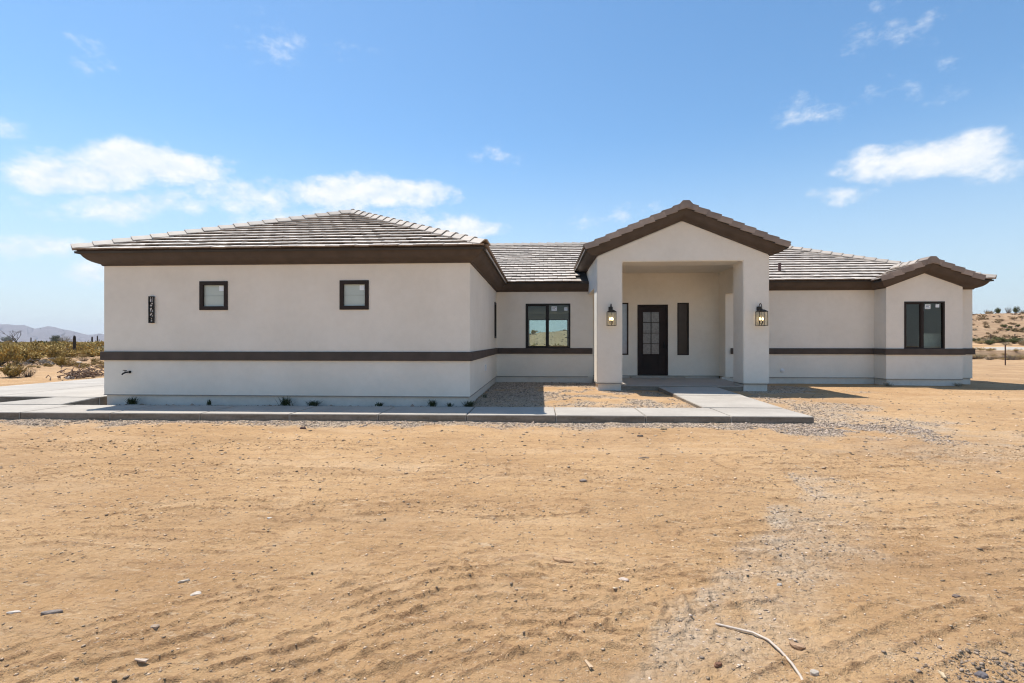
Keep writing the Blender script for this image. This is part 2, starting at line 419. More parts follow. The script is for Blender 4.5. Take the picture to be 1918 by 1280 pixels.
RUT_SINK = []
def H(x, y, fine=True):
    """height of the ground"""
    x = np.asarray(x, float); y = np.asarray(y, float)
    z = R(-1.52) + .11 * sstep(9.0, 12.5, y)
    z = z + .10 * sstep(-12, -20, x) * sstep(8, 20, y)
    # east side: cut bank, dirt road, fence line and the long earth berm that runs on behind the house
    mx = sstep(14, 24, x) * sstep(24, 40, y) 
    bx = x + 3 * fbm(x * .1, y * .1, 5, 3)
    yb = y + 1.6 * fbm(x * .22, y * .22, 8, 4)
    z = z + mx * (.05 * sstep(30, 39, yb) + .62 * sstep(40.5, 41.3, yb) + .10 * sstep(46, 58, y) + .40 * sstep(56, 66, yb))
    bh = np.interp(x, [-60, -25, 5, 30, 60, 90, 140, 400], [0, .6, 3.6, 4.4, 4.9, 5.1, 4.6, 3.0])
    bt = sstep(67, 95, y + 2.0 * fbm(x * .12, y * .12, 31, 4))
    z = z + bt * bh * sstep(420, 160, y)
    z = z + bt * .5 * fbm(x * .35, y * .35, 33, 4) * sstep(95, 88, y)
    # gentle unevenness
    away = sstep(14, 30, np.hypot(x - 2, y - 14))
    z = z + .30 * away * fbm(x * .06, y * .06, 3, 4) * sstep(500, 100, y)
    flat = ((x > -16) & (x < 15) & (y > 9.2)).astype(float)
    amp = 1 - .75 * flat
    z = z + amp * (.050 * fbm(x * .7, y * .7, 11, 3))
    if fine:
        near = sstep(26, 9, np.hypot(x, y))
        z = z + near * (.022 * fbm(x * 3, y * 4, 13, 3) + .016 * np.abs(fbm(x * 11, y * 15, 17, 3)))
        lump = np.clip(fbm(x * 13, y * 15, 61, 2) - .10, 0, .4) * sstep(-.2, .3, fbm(x * 1.1, y * 2.2, 63, 3))
        z = z + near * .032 * lump
        brk = sstep(-.62, -.12, fbm(x * 1.5, y * 1.8, 23, 3))
        fn = fbm(x * 9, y * 9, 29, 3)
        for pts, w, per, a in RUTS:
            dd, sd = path_signed(x, y, pts)
            sd = sd + .035 * fbm(x * 2.5, y * 2.5, 53, 3)
            saw = (sd / per) % 1.0
            ridge = (.5 + .5 * np.cos(2 * math.pi * (saw + .12 * np.sin(2 * math.pi * saw)))) ** 3.0
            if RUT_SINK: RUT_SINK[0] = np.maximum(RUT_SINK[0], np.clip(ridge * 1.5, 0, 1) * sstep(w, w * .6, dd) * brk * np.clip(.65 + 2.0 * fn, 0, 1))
            z = z + near * .70 * a * (ridge - .25) * sstep(w, w * .6, dd) * brk * np.clip(1 + .8 * fn, .4, 1.5)
    # slabs and footings sit in it
    for (x0, x1, y0, y1, top) in ((-30, 5.0, 9.62, 10.6, R(-1.50)), (3.4, 5.0, 10.6, 15.0, R(-1.47)), (-15.2, -9.9, 10.6, 26, R(-1.38)),
                                  (-9.8, -1.6, 11.05, 27, R(-1.55)), (-1.6, 14.0, 17.6, 27, R(-1.55)), (2.0, 6.0, 15.0, 18, R(-1.45)), (-12.2, -9.9, 10.2, 10.9, R(-1.55))):
        ins = (x > x0) & (x < x1) & (y > y0) & (y < y1)
        z = np.where(ins, np.minimum(z, top), z)
    return z

def build_ground():
    st = .0047
    s_mid = np.arange(-1.45, 1.45 + st, st)
    gro = 1.45 + np.cumsum(st * 1.15 ** np.arange(1, 52))
    s = np.concatenate([-gro[::-1], s_mid, gro])
    ya = 1.7 * 1.0046 ** np.arange(0, 380)            # fine close by
    yb1 = ya[-1] * 1.0085 ** np.arange(1, 190)        # to about 48 m
    y1 = np.concatenate([[1.2, 1.35, 1.5, 1.6], ya, yb1])
    y2 = y1[-1] * 1.03 ** np.arange(1, 200)
    y2 = y2[y2 < 5600]
    yb = np.array([-150, -90, -50, -25, -12, -5, -2, -.5, .5])
    y = np.concatenate([yb, y1, y2])
    w = np.maximum(y, 2.6)
    Y = np.repeat(y[:, None], len(s), 1); X = w[:, None] * s[None, :]
    X = X / (1 + np.abs(X) / 6000.0)
    x = X.ravel(); yy = Y.ravel()
    RUT_SINK.append(np.zeros(len(x))); z = H(x, yy); rut_shade = RUT_SINK.pop(); g = gravel_mask(x, yy) * (yy < 20) * (np.abs(x) < 30)
    rd = ((yy > 46) & (yy < 55)) * sstep(14, 24, x)
    nr, nc = Y.shape
    i = np.arange(nr - 1)[:, None] * nc + np.arange(nc - 1)[None, :]
    Fc = np.stack([i, i + 1, i + nc + 1, i + nc], -1).reshape(-1, 4)
    me = np_mesh('ground', np.stack([x, yy, z], -1), Fc, ground_material(), smooth=True, attr={'gravel': g, 'rut_shade': rut_shade, 'road': rd, 'earth': sstep(62, 70, yy) * sstep(-30, 10, x) * sstep(300, 200, yy) + .55 * sstep(-13, -20, x) * sstep(18, 30, yy) + .42 * sstep(9, 18, x) * sstep(9, 16, yy) * sstep(48, 38, yy) + .7 * sstep(38, 41, yy) * sstep(46, 43, yy) * sstep(10, 24, x)})
    return tag(link('ground', me), kind='structure')

def ground_material():
    m, N, L, b = new_mat('desert_dirt')
    b.inputs['Roughness'].default_value = .95; b.inputs['Specular IOR Level'].default_value = .12
    tc = N.new('ShaderNodeTexCoord')
    def noise(scale, det=6, rough=.6, st=(1, 1, 1)):
        mp = N.new('ShaderNodeMapping'); mp.inputs['Scale'].default_value = st; L.new(tc.outputs['Object'], mp.inputs['Vector'])
        n = N.new('ShaderNodeTexNoise'); n.inputs['Scale'].default_value = scale; n.inputs['Detail'].default_value = det; n.inputs['Roughness'].default_value = rough
        L.new(mp.outputs[0], n.inputs['Vector']); return n.outputs['Fac']
    def ramp(fac, lo, hi, a, c):
        r = N.new('ShaderNodeMapRange'); r.inputs['From Min'].default_value = lo; r.inputs['From Max'].default_value = hi; L.new(fac, r.inputs['Value'])
        x = N.new('ShaderNodeMix'); x.data_type = 'RGBA'; L.new(r.outputs[0], x.inputs['Factor'])
        for k, col in (('A', a), ('B', c)):
            if isinstance(col, tuple): x.inputs[k].default_value = (*col, 1)
            else: L.new(col, x.inputs[k])
        return x.outputs['Result']
    def mask(fac, lo, hi, mult=1.0):
        r = N.new('ShaderNodeMapRange'); r.inputs['From Min'].default_value = lo; r.inputs['From Max'].default_value = hi
        r.inputs['To Max'].default_value = mult; L.new(fac, r.inputs['Value']); return r.outputs[0]
    def mix(fac, a, c):
        x = N.new('ShaderNodeMix'); x.data_type = 'RGBA'; L.new(fac, x.inputs['Factor']); 
        for k, col in (('A', a), ('B', c)):
            if isinstance(col, tuple): x.inputs[k].default_value = (*col, 1)
            else: L.new(col, x.inputs[k])
        return x.outputs['Result']
    dirt = ramp(noise(.45, 7, .62), .36, .64, (.46, .272, .130), (.59, .37, .188))
    dirt = mix(mask(noise(2.2, 6, .65), .52, .72, .55), dirt, (.61, .405, .23))
    dirt = mix(mask(noise(3.4, 6, .7, (.35, 1, 1)), .54, .70, .55), dirt, (.36, .21, .11))
    dirt = mix(mask(noise(30, 5, .7, (.6, 1, 1)), .56, .65, .75), dirt, (.25, .14, .072))  # dark specks paint in the tiny shadows of the rough soil
    dirt = mix(mask(noise(9, 6, .72, (.35, 1, 1)), .57, .67, .65), dirt, (.31, .175, .09))
    dirt = mix(mask(noise(60, 3, .6), .60, .70, .6), dirt, (.66, .51, .36))
    dirt = mix(mask(noise(.09, 5, .6), .50, .66, .5), dirt, (.41, .27, .165))
    # turned soil along the tyre ridges, darkened to paint in their shading
    ru = N.new('ShaderNodeAttribute'); ru.attribute_name = 'rut_shade'
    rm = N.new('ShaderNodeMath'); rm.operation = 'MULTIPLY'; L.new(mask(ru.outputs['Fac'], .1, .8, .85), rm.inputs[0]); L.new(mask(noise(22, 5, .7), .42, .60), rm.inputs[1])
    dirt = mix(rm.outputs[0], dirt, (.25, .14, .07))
    dirt = mix(mask(noise(17, 5, .72, (.22, 1, 1)), .56, .66, .60), dirt, (.27, .155, .08))
    dirt = mix(mask(noise(21, 5, .7, (.3, 1, 1)), .585, .67, .55), dirt, (.70, .51, .33))
    # wide passes of the grader blade, long and thin along the house
    dirt = mix(mask(noise(1.6, 6, .68, (.16, 1, 1)), .50, .66, .50), dirt, (.39, .235, .12))
    dirt = mix(mask(noise(1.1, 6, .66, (.2, 1, 1)), .54, .70, .55), dirt, (.65, .445, .265))
    ga = N.new('ShaderNodeAttribute'); ga.attribute_name = 'gravel'
    vor = N.new('ShaderNodeTexVoronoi'); vor.inputs['Scale'].default_value = 34; L.new(tc.outputs['Object'], vor.inputs['Vector'])
    hv = N.new('ShaderNodeSeparateColor'); L.new(vor.outputs['Color'], hv.inputs[0])
    gcol = ramp(hv.outputs[0], .1, .9, (.40, .305, .215), (.62, .50, .375))
    dirt = mix(mask(ga.outputs['Fac'], .15, .85, .88), dirt, gcol)
    eb = N.new('ShaderNodeAttribute'); eb.attribute_name = 'earth'
    dirt = mix(mask(eb.outputs['Fac'], 0, 1, .75), dirt, ramp(noise(.8, 7, .7), .4, .62, (.25, .155, .092), (.39, .265, .165)))
    rd = N.new('ShaderNodeAttribute'); rd.attribute_name = 'road'
    dirt = mix(rd.outputs['Fac'], dirt, (.44, .385, .32))
    L.new(dirt, b.inputs['Base Color'])
    n1 = noise(26, 6, .65); n2 = noise(140, 4, .6)
    ad = N.new('ShaderNodeMath'); ad.operation = 'MULTIPLY_ADD'; L.new(n2, ad.inputs[0]); ad.inputs[1].default_value = .35; L.new(n1, ad.inputs[2])
    ad2 = N.new('ShaderNodeMath'); ad2.operation = 'MULTIPLY_ADD'; L.new(vor.outputs['Distance'], ad2.inputs[0])
    gm = N.new('ShaderNodeMath'); gm.operation = 'MULTIPLY'; L.new(ga.outputs['Fac'], gm.inputs[0]); gm.inputs[1].default_value = -.9
    L.new(gm.outputs[0], ad2.inputs[1]); L.new(ad.outputs[0], ad2.inputs[2])
    bp = N.new('ShaderNodeBump'); bp.inputs['Strength'].default_value = 1.0; bp.inputs['Distance'].default_value = .034
    L.new(ad2.outputs[0], bp.inputs['Height']); L.new(bp.outputs[0], b.inputs['Normal'])
    return m
build_ground()

def build_mountains():
    # one long range far off to the west, its skyline as it shows above the scrub, running on behind the house
    D = 3000.0
    sk = [(-900, 585), (-600, 600), (-380, 596), (-200, 612), (-90, 604), (0, 608), (14, 607.5), (28, 609.5), (45, 609), (65, 616), (78, 614), (90, 611), (103, 613),
          (117, 617), (130, 619), (143, 622), (155, 625.5), (166, 627.5), (178, 626.5), (186, 625), (200, 627), (260, 634), (330, 637), (420, 639)]
    px = np.array([p[0] for p in sk], float); py = np.array([p[1] for p in sk], float)
    q = np.linspace(-900, 420, 500); top = (640 - np.interp(q, px, py)) / F
    rows = [(0.0, -.10), (.25, .18), (.5, .42), (.75, .70), (1.0, 1.0), (1.5, .5), (2.2, -.1)]
    V = []
    for (t, h) in rows:
        for k, p in enumerate(q):
            u = (p - 959) / F; dd = D * (1 + .22 * t)
            X = dd * (u * cs - sn); Yy = dd * (u * sn + cs)
            n = float(fbm(np.array(p * .045 + t * 2.3), np.array(t * 3.1), 77, 4)) * (0 if t in (0.0, 1.0) else .5)
            z = ZC + dd * top[k] * max(h + n * .5, -.1) * (1 if t > 0 else 1) - (6 if h < 0 else 0)
            V.append((X + n * 160, Yy + n * 160, z))
    nq = len(q)
    Fc = np.array([(i * nq + k, i * nq + k + 1, (i + 1) * nq + k + 1, (i + 1) * nq + k) for i in range(len(rows) - 1) for k in range(nq - 1)])
    me = np_mesh('mountains', np.array(V), Fc, mount_m, smooth=False)
    tag(link('mountains', me), kind='structure')
build_mountains()

# ------------------------------------------------------------------ concrete: front walk, entry walk, driveway
def slab(poly, z0, z1, name, parent, bevel=.012):
    """poly counterclockwise (x, y) or (x, y, ztop)"""
    mb = MB(); n = len(poly)
    top = [(p[0], p[1], p[2] if len(p) > 2 else z1) for p in poly]; bot = [(p[0], p[1], z0) for p in poly]
    mb.add(bot + top, [tuple(range(n))[::-1], tuple(range(n, 2 * n))] + [(i, (i + 1) % n, n + (i + 1) % n, n + i) for i in range(n)])
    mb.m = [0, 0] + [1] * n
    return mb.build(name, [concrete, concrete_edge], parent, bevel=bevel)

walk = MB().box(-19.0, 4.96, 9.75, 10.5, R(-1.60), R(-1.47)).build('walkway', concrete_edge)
tag(walk, kind='structure')
joint_px = [874 - 163.5 * k for k in range(0, 9)][::-1] + [1041, 1210, 1372]
jx = [float(X_at(p, 9.5)) for p in joint_px]
jx = [-19.0, -17.2, -15.5, -13.8, -12.1] + [v for v in jx if v > -10.8] + [5.0]
jx = sorted(jx)
for a, b_ in zip(jx[:-1], jx[1:]):
    g = .006
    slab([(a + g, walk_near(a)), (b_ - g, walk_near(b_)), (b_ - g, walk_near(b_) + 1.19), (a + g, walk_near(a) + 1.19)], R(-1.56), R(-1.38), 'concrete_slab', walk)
for (y0, y1) in ((10.80, 12.8), (12.812, 14.75)):
    zz = lambda y: R(-1.376 + .08 * (y - 10.80) / 4.0)
    slab([(3.37, y0, zz(y0)), (5.0, y0, zz(y0)), (4.98, y1, zz(y1)), (3.34, y1, zz(y1))], R(-1.56), R(-1.38), 'concrete_slab', walk)

drive = MB().box(-14.9, -9.95, 11.2, 25.6, R(-1.5), R(-1.36)).build('driveway', concrete_edge)
tag(drive, kind='structure')
xs = [-15.05, -12.5, -9.93]; ys = [10.86, 14.3, 18.0, 21.8, 25.8]
for i in range(2):
    for j in range(4):
        slab([(xs[i] + .006, ys[j] + .006), (xs[i + 1] - .006, ys[j] + .006), (xs[i + 1] - .006, ys[j + 1] - .006), (xs[i] + .006, ys[j + 1] - .006)], R(-1.52), R(-1.25), 'concrete_slab', drive)
slab([(-12.3, 10.47, R(-1.375)), (-10.48, 10.47, R(-1.375)), (-9.95, 10.85, R(-1.252)), (-10.95, 10.85, R(-1.252))], R(-1.56), R(-1.3), 'concrete_slab', drive)

# ------------------------------------------------------------------ the house
YG, YR, YD, YP, YB, YE = 10.94, 17.50, 18.10, 14.70, 16.90, 27.50     # garage wing front, main front, door wall, portal, bay, rear
XGL, XGR, XM, XBL, XBR, XE = -9.89, -1.55, 1.594, 11.02, 13.35, 14.13
XA0, XA1 = 1.76, 6.20
SCR, EAV = R(-1.20), R(1.72)
house = empty('house', (2.0, 19.0, R(-1.4)), 'single storey beige stucco house with brown trim and tiled roof', 'house')

def wall(p0, p1, z0, z1, t, holes=(), name='wall', mat=None, parent=None, bevel=0):
    """upright wall from p0 to p1; its outer face lies on that line, to the right of the direction of travel; holes (s0, s1, z0, z1)"""
    p0 = Vector((p0[0], p0[1], 0)); p1 = Vector((p1[0], p1[1], 0)); Ln = (p1 - p0).length; a = (p1 - p0) / Ln
    n = Vector((a.y, -a.x, 0))
    S = sorted({0, Ln, *[h[0] for h in holes], *[h[1] for h in holes]}); Z = sorted({z0, z1, *[h[2] for h in holes], *[h[3] for h in holes]})
    def solid(i, j):
        if i < 0 or j < 0 or i >= len(S) - 1 or j >= len(Z) - 1: return False
        sc, zc = (S[i] + S[i + 1]) / 2, (Z[j] + Z[j + 1]) / 2
        return not any(h[0] < sc < h[1] and h[2] < zc < h[3] for h in holes)
    mb = MB(); idx = {}
    def vtx(i, j, k):
        if (i, j, k) not in idx:
            p = p0 + a * S[i] - n * (t if k else 0); idx[(i, j, k)] = len(mb.v); mb.v.append((p.x, p.y, Z[j]))
        return idx[(i, j, k)]
    def face(*q): mb.f.append(tuple(vtx(*x) for x in q)); mb.m.append(0)
    for i in range(len(S) - 1):
        for j in range(len(Z) - 1):
            if not solid(i, j): continue
            face((i, j, 0), (i + 1, j, 0), (i + 1, j + 1, 0), (i, j + 1, 0)); face((i, j, 1), (i, j + 1, 1), (i + 1, j + 1, 1), (i + 1, j, 1))
            if not solid(i - 1, j): face((i, j, 0), (i, j + 1, 0), (i, j + 1, 1), (i, j, 1))
            if not solid(i + 1, j): face((i + 1, j, 0), (i + 1, j, 1), (i + 1, j + 1, 1), (i + 1, j + 1, 0))
            if not solid(i, j - 1): face((i, j, 0), (i, j, 1), (i + 1, j, 1), (i + 1, j, 0))
            if not solid(i, j + 1): face((i, j + 1, 0), (i + 1, j + 1, 0), (i + 1, j + 1, 1), (i, j + 1, 1))
    return mb.build(name, mat or stucco, parent or house, bevel=bevel)

# windows: (x0, x1, z0, z1)
W_G1 = (X_at(375, YG), X_at(426, YG), Z_at(400, 580.3, YG), Z_at(400, 528, YG))
W_G2 = (X_at(637.3, YG), X_at(690, YG), Z_at(663, 579.5, YG), Z_at(663, 526.3, YG))
W_R = (X_at(984.5, YR), X_at(1068.3, YR), Z_at(1026, 653, YR), Z_at(1026, 569, YR))
W_B = (X_at(1693.5, YB), X_at(1769.5, YB), Z_at(1732, 655.5, YB), Z_at(1732, 565, YB))
D_X0, D_X1 = X_at(1194, YD), X_at(1251, YD); D_Z1 = Z_at(1222, 571, YD); D_Z0 = Z_at(1222, 703, YD)
S_1 = (X_at(1154, YD), X_at(1177, YD), Z_at(1165, 665, YD), Z_at(1165, 567.5, YD))
S_2 = (X_at(1268.7, YD), X_at(1290.3, YD), Z_at(1280, 665.5, YD), Z_at(1280, 567.5, YD))
W_S = (16.70, 17.22, R(.11), R(1.31))            # slim window on the wing's side wall
T = .16
wall((XGL, YG), (XGR, YG), SCR, EAV + .2, T, [(W_G1[0] - XGL, W_G1[1] - XGL, W_G1[2], W_G1[3]), (W_G2[0] - XGL, W_G2[1] - XGL, W_G2[2], W_G2[3])])
wall((XGR, YG + T), (XGR, YR), SCR, EAV + .2, T, [(W_S[0] - YG - T, W_S[1] - YG - T, W_S[2], W_S[3])])
wall((XGL, YE), (XGL, YG + T), SCR, EAV + .2, T)
wall((XGR, YR), (XA0, YR), SCR, EAV + .2, T, [(W_R[0] - XGR, W_R[1] - XGR, W_R[2], W_R[3])])
wall((XA0, YD), (XA1, YD), SCR, R(2.45), T, [(D_X0 - XA0, D_X1 - XA0, SCR, D_Z1), (S_1[0] - XA0, S_1[1] - XA0, S_1[2], S_1[3]), (S_2[0] - XA0, S_2[1] - XA0, S_2[2], S_2[3])])
wall((XA0, YR + T), (XA0, YD), SCR, R(2.45), T)
wall((XA1, YD), (XA1, YR), SCR, R(2.45), T)
wall((XA1 + .16, YR), (XBL, YR), SCR, EAV + .2, T)
wall((XBL, YR), (XBL, YB + T), SCR, R(1.86), T)
wall((XBR, YB + T), (XBR, YR), SCR, R(1.86), T)
wall((XBR, YR), (XE, YR), SCR, EAV + .2, T)
wall((XE, YR + T), (XE, YE), SCR, EAV + .2, T)
W_BK = (X_at(990, YE), X_at(1064, YE), Z_at(1030, 650, YE), Z_at(1030, 598.5, YE))
wall((XE, YE), (XGL + T, YE), SCR, EAV + .2, T, [(XE - W_BK[1], XE - W_BK[0], W_BK[2], W_BK[3])])

def gable_wall(xl, xr, z0, zc, zp, y, t, holes, outline=None):
    """front wall with a pointed top and, if given, openings cut as an outline reaching the bottom"""
    xm = (xl + xr) / 2
    mb = MB()
    if outline is None:
        h = holes[0]
        Vv = [(xl, z0), (h[0], z0), (h[1], z0), (xr, z0), (xl, h[2]), (h[0], h[2]), (h[1], h[2]), (xr, h[2]), (xl, h[3]), (h[0], h[3]), (h[1], h[3]), (xr, h[3]), (xl, zc), (xr, zc), (xm, zp)]
        fr = [(0, 1, 5, 4), (1, 2, 6, 5), (2, 3, 7, 6), (4, 5, 9, 8), (6, 7, 11, 10), (8, 9, 10, 11, 13, 14, 12)]
        rim = [0, 1, 2, 3, 7, 11, 13, 14, 12, 8, 4]; hole = [5, 6, 10, 9]
        n = len(Vv)
        mb.v = [(p[0], y, p[1]) for p in Vv] + [(p[0], y + t, p[1]) for p in Vv]
        mb.f = fr + [tuple(i + n for i in f)[::-1] for f in fr]
        for ring in (rim, hole):
            mb.f += [(ring[i], ring[(i + 1) % len(ring)], ring[(i + 1) % len(ring)] + n, ring[i] + n) for i in range(len(ring))]
        mb.m = [0] * len(mb.f)
        return mb.build('wall', stucco, house)
    n = len(outline)
    mb.v = [(p[0], y, p[1]) for p in outline] + [(p[0], y + t, p[1]) for p in outline]
    mb.f = [tuple(range(n)), tuple(range(n, 2 * n))[::-1]] + [(i, (i + 1) % n, n + (i + 1) % n, n + i) for i in range(n)]
    mb.m = [0] * len(mb.f)
    return mb.build('entry_portal', stucco, house, bevel=.022)
gable_wall(XBL, XBR, SCR, R(1.74), R(1.74) + .38 * (XBR - XBL) / 2, YB, T, [W_B])
PX = (1.594, 2.32, 5.70, 6.42); PM = (PX[0] + PX[3]) / 2; PZ = R(2.455); PP = PZ + .409 * (PX[3] - PX[0]) / 2; LZ = R(2.285)
PYB = 15.46
gable_wall(PX[0], PX[3], SCR, PZ, PP, YP, PYB - YP, None,
           outline=[(PX[0], SCR), (PX[1], SCR), (PX[1], LZ), (PX[2], LZ), (PX[2], SCR), (PX[3], SCR), (PX[3], PZ), (PM, PP), (PX[0], PZ)])
# headers over the porch's side openings, and its ceiling
MB().box(PX[0] + .004, XA0 - .004, PYB + .002, YR - .002, R(1.61), R(2.72)).build('porch_header', stucco, house)
MB().box(XA1, PX[3] - .004, PYB + .002, YR - .002, R(1.61), R(2.72)).build('porch_header', stucco, house)
MB().box(XA0 - .1, XA1 + .1, PYB + .003, YD - .002, R(2.40), R(2.44)).build('porch_ceiling', stucco, house)
slab([(PX[1] - .4, 14.78), (PX[2] + .4, 14.78), (PX[2] + .4, YR - .2), (XA1 - .003, YR - .2), (XA1 - .003, YD - .02), (XA0 + .003, YD - .02), (XA0 + .003, YR - .2), (PX[1] - .4, YR - .2)], R(-1.55), R(-1.275), 'porch_slab', house)
MB().box(D_X0 - .25, D_X1 + .55, YD - .22, YD - .004, R(-1.28), R(-1.235)).build('door_step', concrete, house, bevel=.006)

# foundation stem wall, a little behind the stucco
def stem_run(pts):
    mb = MB(); i_ = .035
    for (x0, x1, y0, y1) in pts: mb.box(x0, x1, y0, y1, R(-1.62), SCR - .004)
    return mb.build('foundation', stem, house)
stem_run([(XGL + .035, XGR - .035, YG + .035, YG + .2), (XGR - .2, XGR - .035, YG + .203, YR + .034), (XGL + .035, XGL + .2, YG + .203, YE - .04), (XGR - .2, XA0, YR + .037, YR + .2),
          (XA1 - .1, XBL + .03, YR + .036, YR + .2), (XBL + .035, XBR - .035, YB + .035, YB + .2), (XBL + .035, XBL + .2, YB + .203, YR + .034), (XBR - .2, XBR - .035, YB + .203, YR + .033),
          (XBR - .2, XE - .035, YR + .0355, YR + .2), (XE - .2, XE - .035, YR + .203, YE - .04), (XA0, XA1, YD + .035, YD + .2), (XGL + .035, XE - .035, YE - .2, YE - .045),
          (PX[0] + .04, PX[1] - .03, YP + .04, PYB - .03), (PX[2] + .03, PX[3] - .04, YP + .04, PYB - .03)])
# dark metal weep screed where the stucco stops
screed_m = simple('grey_screed', (.22, .21, .20), rough=.6, metal=.3)
for (x0, x1, y0, y1) in ((XGL - .006, XGR + .006, YG - .006, YG + .04), (XGR - .03, XGR + .006, YG + .041, YR), (XGR + .007, PX[0], YR - .006, YR + .04), (XA1 + .16, XBL - .007, YR - .006, YR + .04),
                         (XBL - .006, XBR + .006, YB - .006, YB + .04), (XBR + .007, XE + .006, YR - .006, YR + .04), (XBL - .006, XBL + .03, YB + .041, YR),
                         (PX[0] - .006, PX[1] + .006, YP - .006, PYB), (PX[2] - .006, PX[3] + .006, YP - .006, PYB), (XA0, D_X0 - .02, YD - .006, YD + .04), (D_X1 + .02, XA1, YD - .006, YD + .04)):
    MB().box(x0, x1, y0, y1, SCR - .012, SCR + .004).build('weep_screed', screed_m, house)

# interior, seen through the clear panes
MB().box(XGR + .05, 1.72, YR + T + .01, YE - T - .01, R(-1.22), R(-1.17)).build('interior_floor', tilefloor, house)
MB().box(XGR + .05, 1.72, YR + T + .01, YE - T - .01, R(1.50), R(1.56)).build('interior_ceiling', drywall, house)
MB().box(XGR + .06, XGR + .16, YR + T + .02, YE - T - .02, R(-1.165), R(1.495)).build('interior_wall', drywall, house)
MB().box(1.60, 1.70, YR + T + .02, YE - T - .02, R(-1.165), R(1.495)).build('interior_wall', drywall, house)
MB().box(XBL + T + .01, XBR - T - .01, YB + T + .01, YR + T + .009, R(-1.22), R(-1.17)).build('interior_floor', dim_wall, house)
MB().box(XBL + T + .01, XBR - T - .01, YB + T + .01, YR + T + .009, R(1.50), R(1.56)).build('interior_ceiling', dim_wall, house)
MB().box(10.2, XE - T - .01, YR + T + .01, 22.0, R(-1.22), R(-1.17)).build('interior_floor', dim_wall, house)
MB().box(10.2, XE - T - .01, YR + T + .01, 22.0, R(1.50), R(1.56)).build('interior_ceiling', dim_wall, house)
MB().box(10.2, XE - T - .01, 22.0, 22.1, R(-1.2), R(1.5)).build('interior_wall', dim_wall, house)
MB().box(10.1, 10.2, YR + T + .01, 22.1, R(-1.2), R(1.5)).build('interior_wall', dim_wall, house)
MB().box(XGL + .2, XGR - .2, YG + .5, YG + .6, R(-1.2), R(1.7)).build('interior_wall', drywall, house)

# belt trim
def sweep(path, prof, name, mat, parent, closed_profile=True, flat_ends=True):
    """profile (outward, height) carried along a plan path, outward = to the right of travel"""
    P = [Vector((p[0], p[1])) for p in path]; n = len(P); offs = []
    for i in range(n):
        d0 = (P[i] - P[i - 1]).normalized() if i > 0 else None; d1 = (P[i + 1] - P[i]).normalized() if i < n - 1 else None
        if d0 is None: d0 = d1
        if d1 is None: d1 = d0
        n0 = Vector((d0.y, -d0.x)); n1 = Vector((d1.y, -d1.x)); m_ = (n0 + n1)
        offs.append(m_ / max(m_.dot(n0), .2))
    mb = MB(); k = len(prof)
    for i in range(n):
        for (o, h) in prof: mb.v.append((P[i].x + offs[i].x * o, P[i].y + offs[i].y * o, h))
    for i in range(n - 1):
        for j in range(k if closed_profile else k - 1):
            a = i * k + j; b_ = i * k + (j + 1) % k; mb.f.append((a, b_, b_ + k, a + k)); mb.m.append(0)
    if closed_profile:
        mb.f.append(tuple(range(k))); mb.f.append(tuple(range((n - 1) * k, n * k))[::-1]); mb.m += [0, 0]
    return mb.build(name, mat, parent)
bt0, bt1 = R(-.422), R(-.226)
bp = [(-.01, bt0), (.045, bt0), (.052, bt0 + .01), (.052, bt1 - .012), (.04, bt1), (-.01, bt1)]
sweep([(XGL, YE), (XGL, YG), (XGR, YG), (XGR, YR), (PX[0] + .15, YR)], bp, 'belt_trim', brown, house)
sweep([(XA1 + .17, YR), (XBL, YR), (XBL, YB), (XBR, YB), (XBR, YR), (XE, YR), (XE, YE)], bp, 'belt_trim', brown, house)

# coved eaves
def cove(top, o_max=.33):
    pr = [(0, 0), (.028, 0), (.04, .03), (.10, .052), (.16, .078), (.215, .115), (.26, .165), (.29, .215), (.31, .25), (.33, .27), (.33, top)]
    return [(o * o_max / .33, h) for o, h in pr]
ep = [(o, EAV - .012 + h) for o, h in cove(.315)] + [(-.01, EAV + .303), (-.01, EAV - .012)]
sweep([(XGL, YE), (XGL, YG), (XGR, YG), (XGR, YR), (PX[0] + .002, YR)], ep, 'eave_trim', brown, house)
sweep([(PX[3] - .002, YR), (XBL, YR), (XBL, YB + .02)], ep, 'eave_trim', brown, house)
sweep([(XBR, YB + .02), (XBR, YR), (XE, YR), (XE, YE), (XGL, YE)], ep, 'eave_trim', brown, house)

def gable_trim(xl, xr, zc, pitch, yf, ybl, ybr, prof):
    xm = (xl + xr) / 2; zp = zc + pitch * (xr - xl) / 2
    mb = MB()
    for (o, h) in prof:
        mb.v += [(xl - o, ybl, zc - pitch * o + h), (xl - o, yf - o, zc - pitch * o + h), (xm, yf - o, zp + h), (xr + o, yf - o, zc - pitch * o + h), (xr + o, ybr, zc - pitch * o + h)]
    for j in range(len(prof) - 1):
        for k in range(4):
            a = j * 5 + k; mb.f.append((a, a + 1, a + 6, a + 5)); mb.m.append(0)
    return mb.build('rake_trim', brown, house)
gable_trim(PX[0], PX[3], PZ, .409, YP, 18.9, 18.9, cove(.36) + [(.05, .36)])
gable_trim(XBL, XBR, R(1.735), .38, YB, YB + .03, YB + .03, cove(.33) + [(.05, .33)])

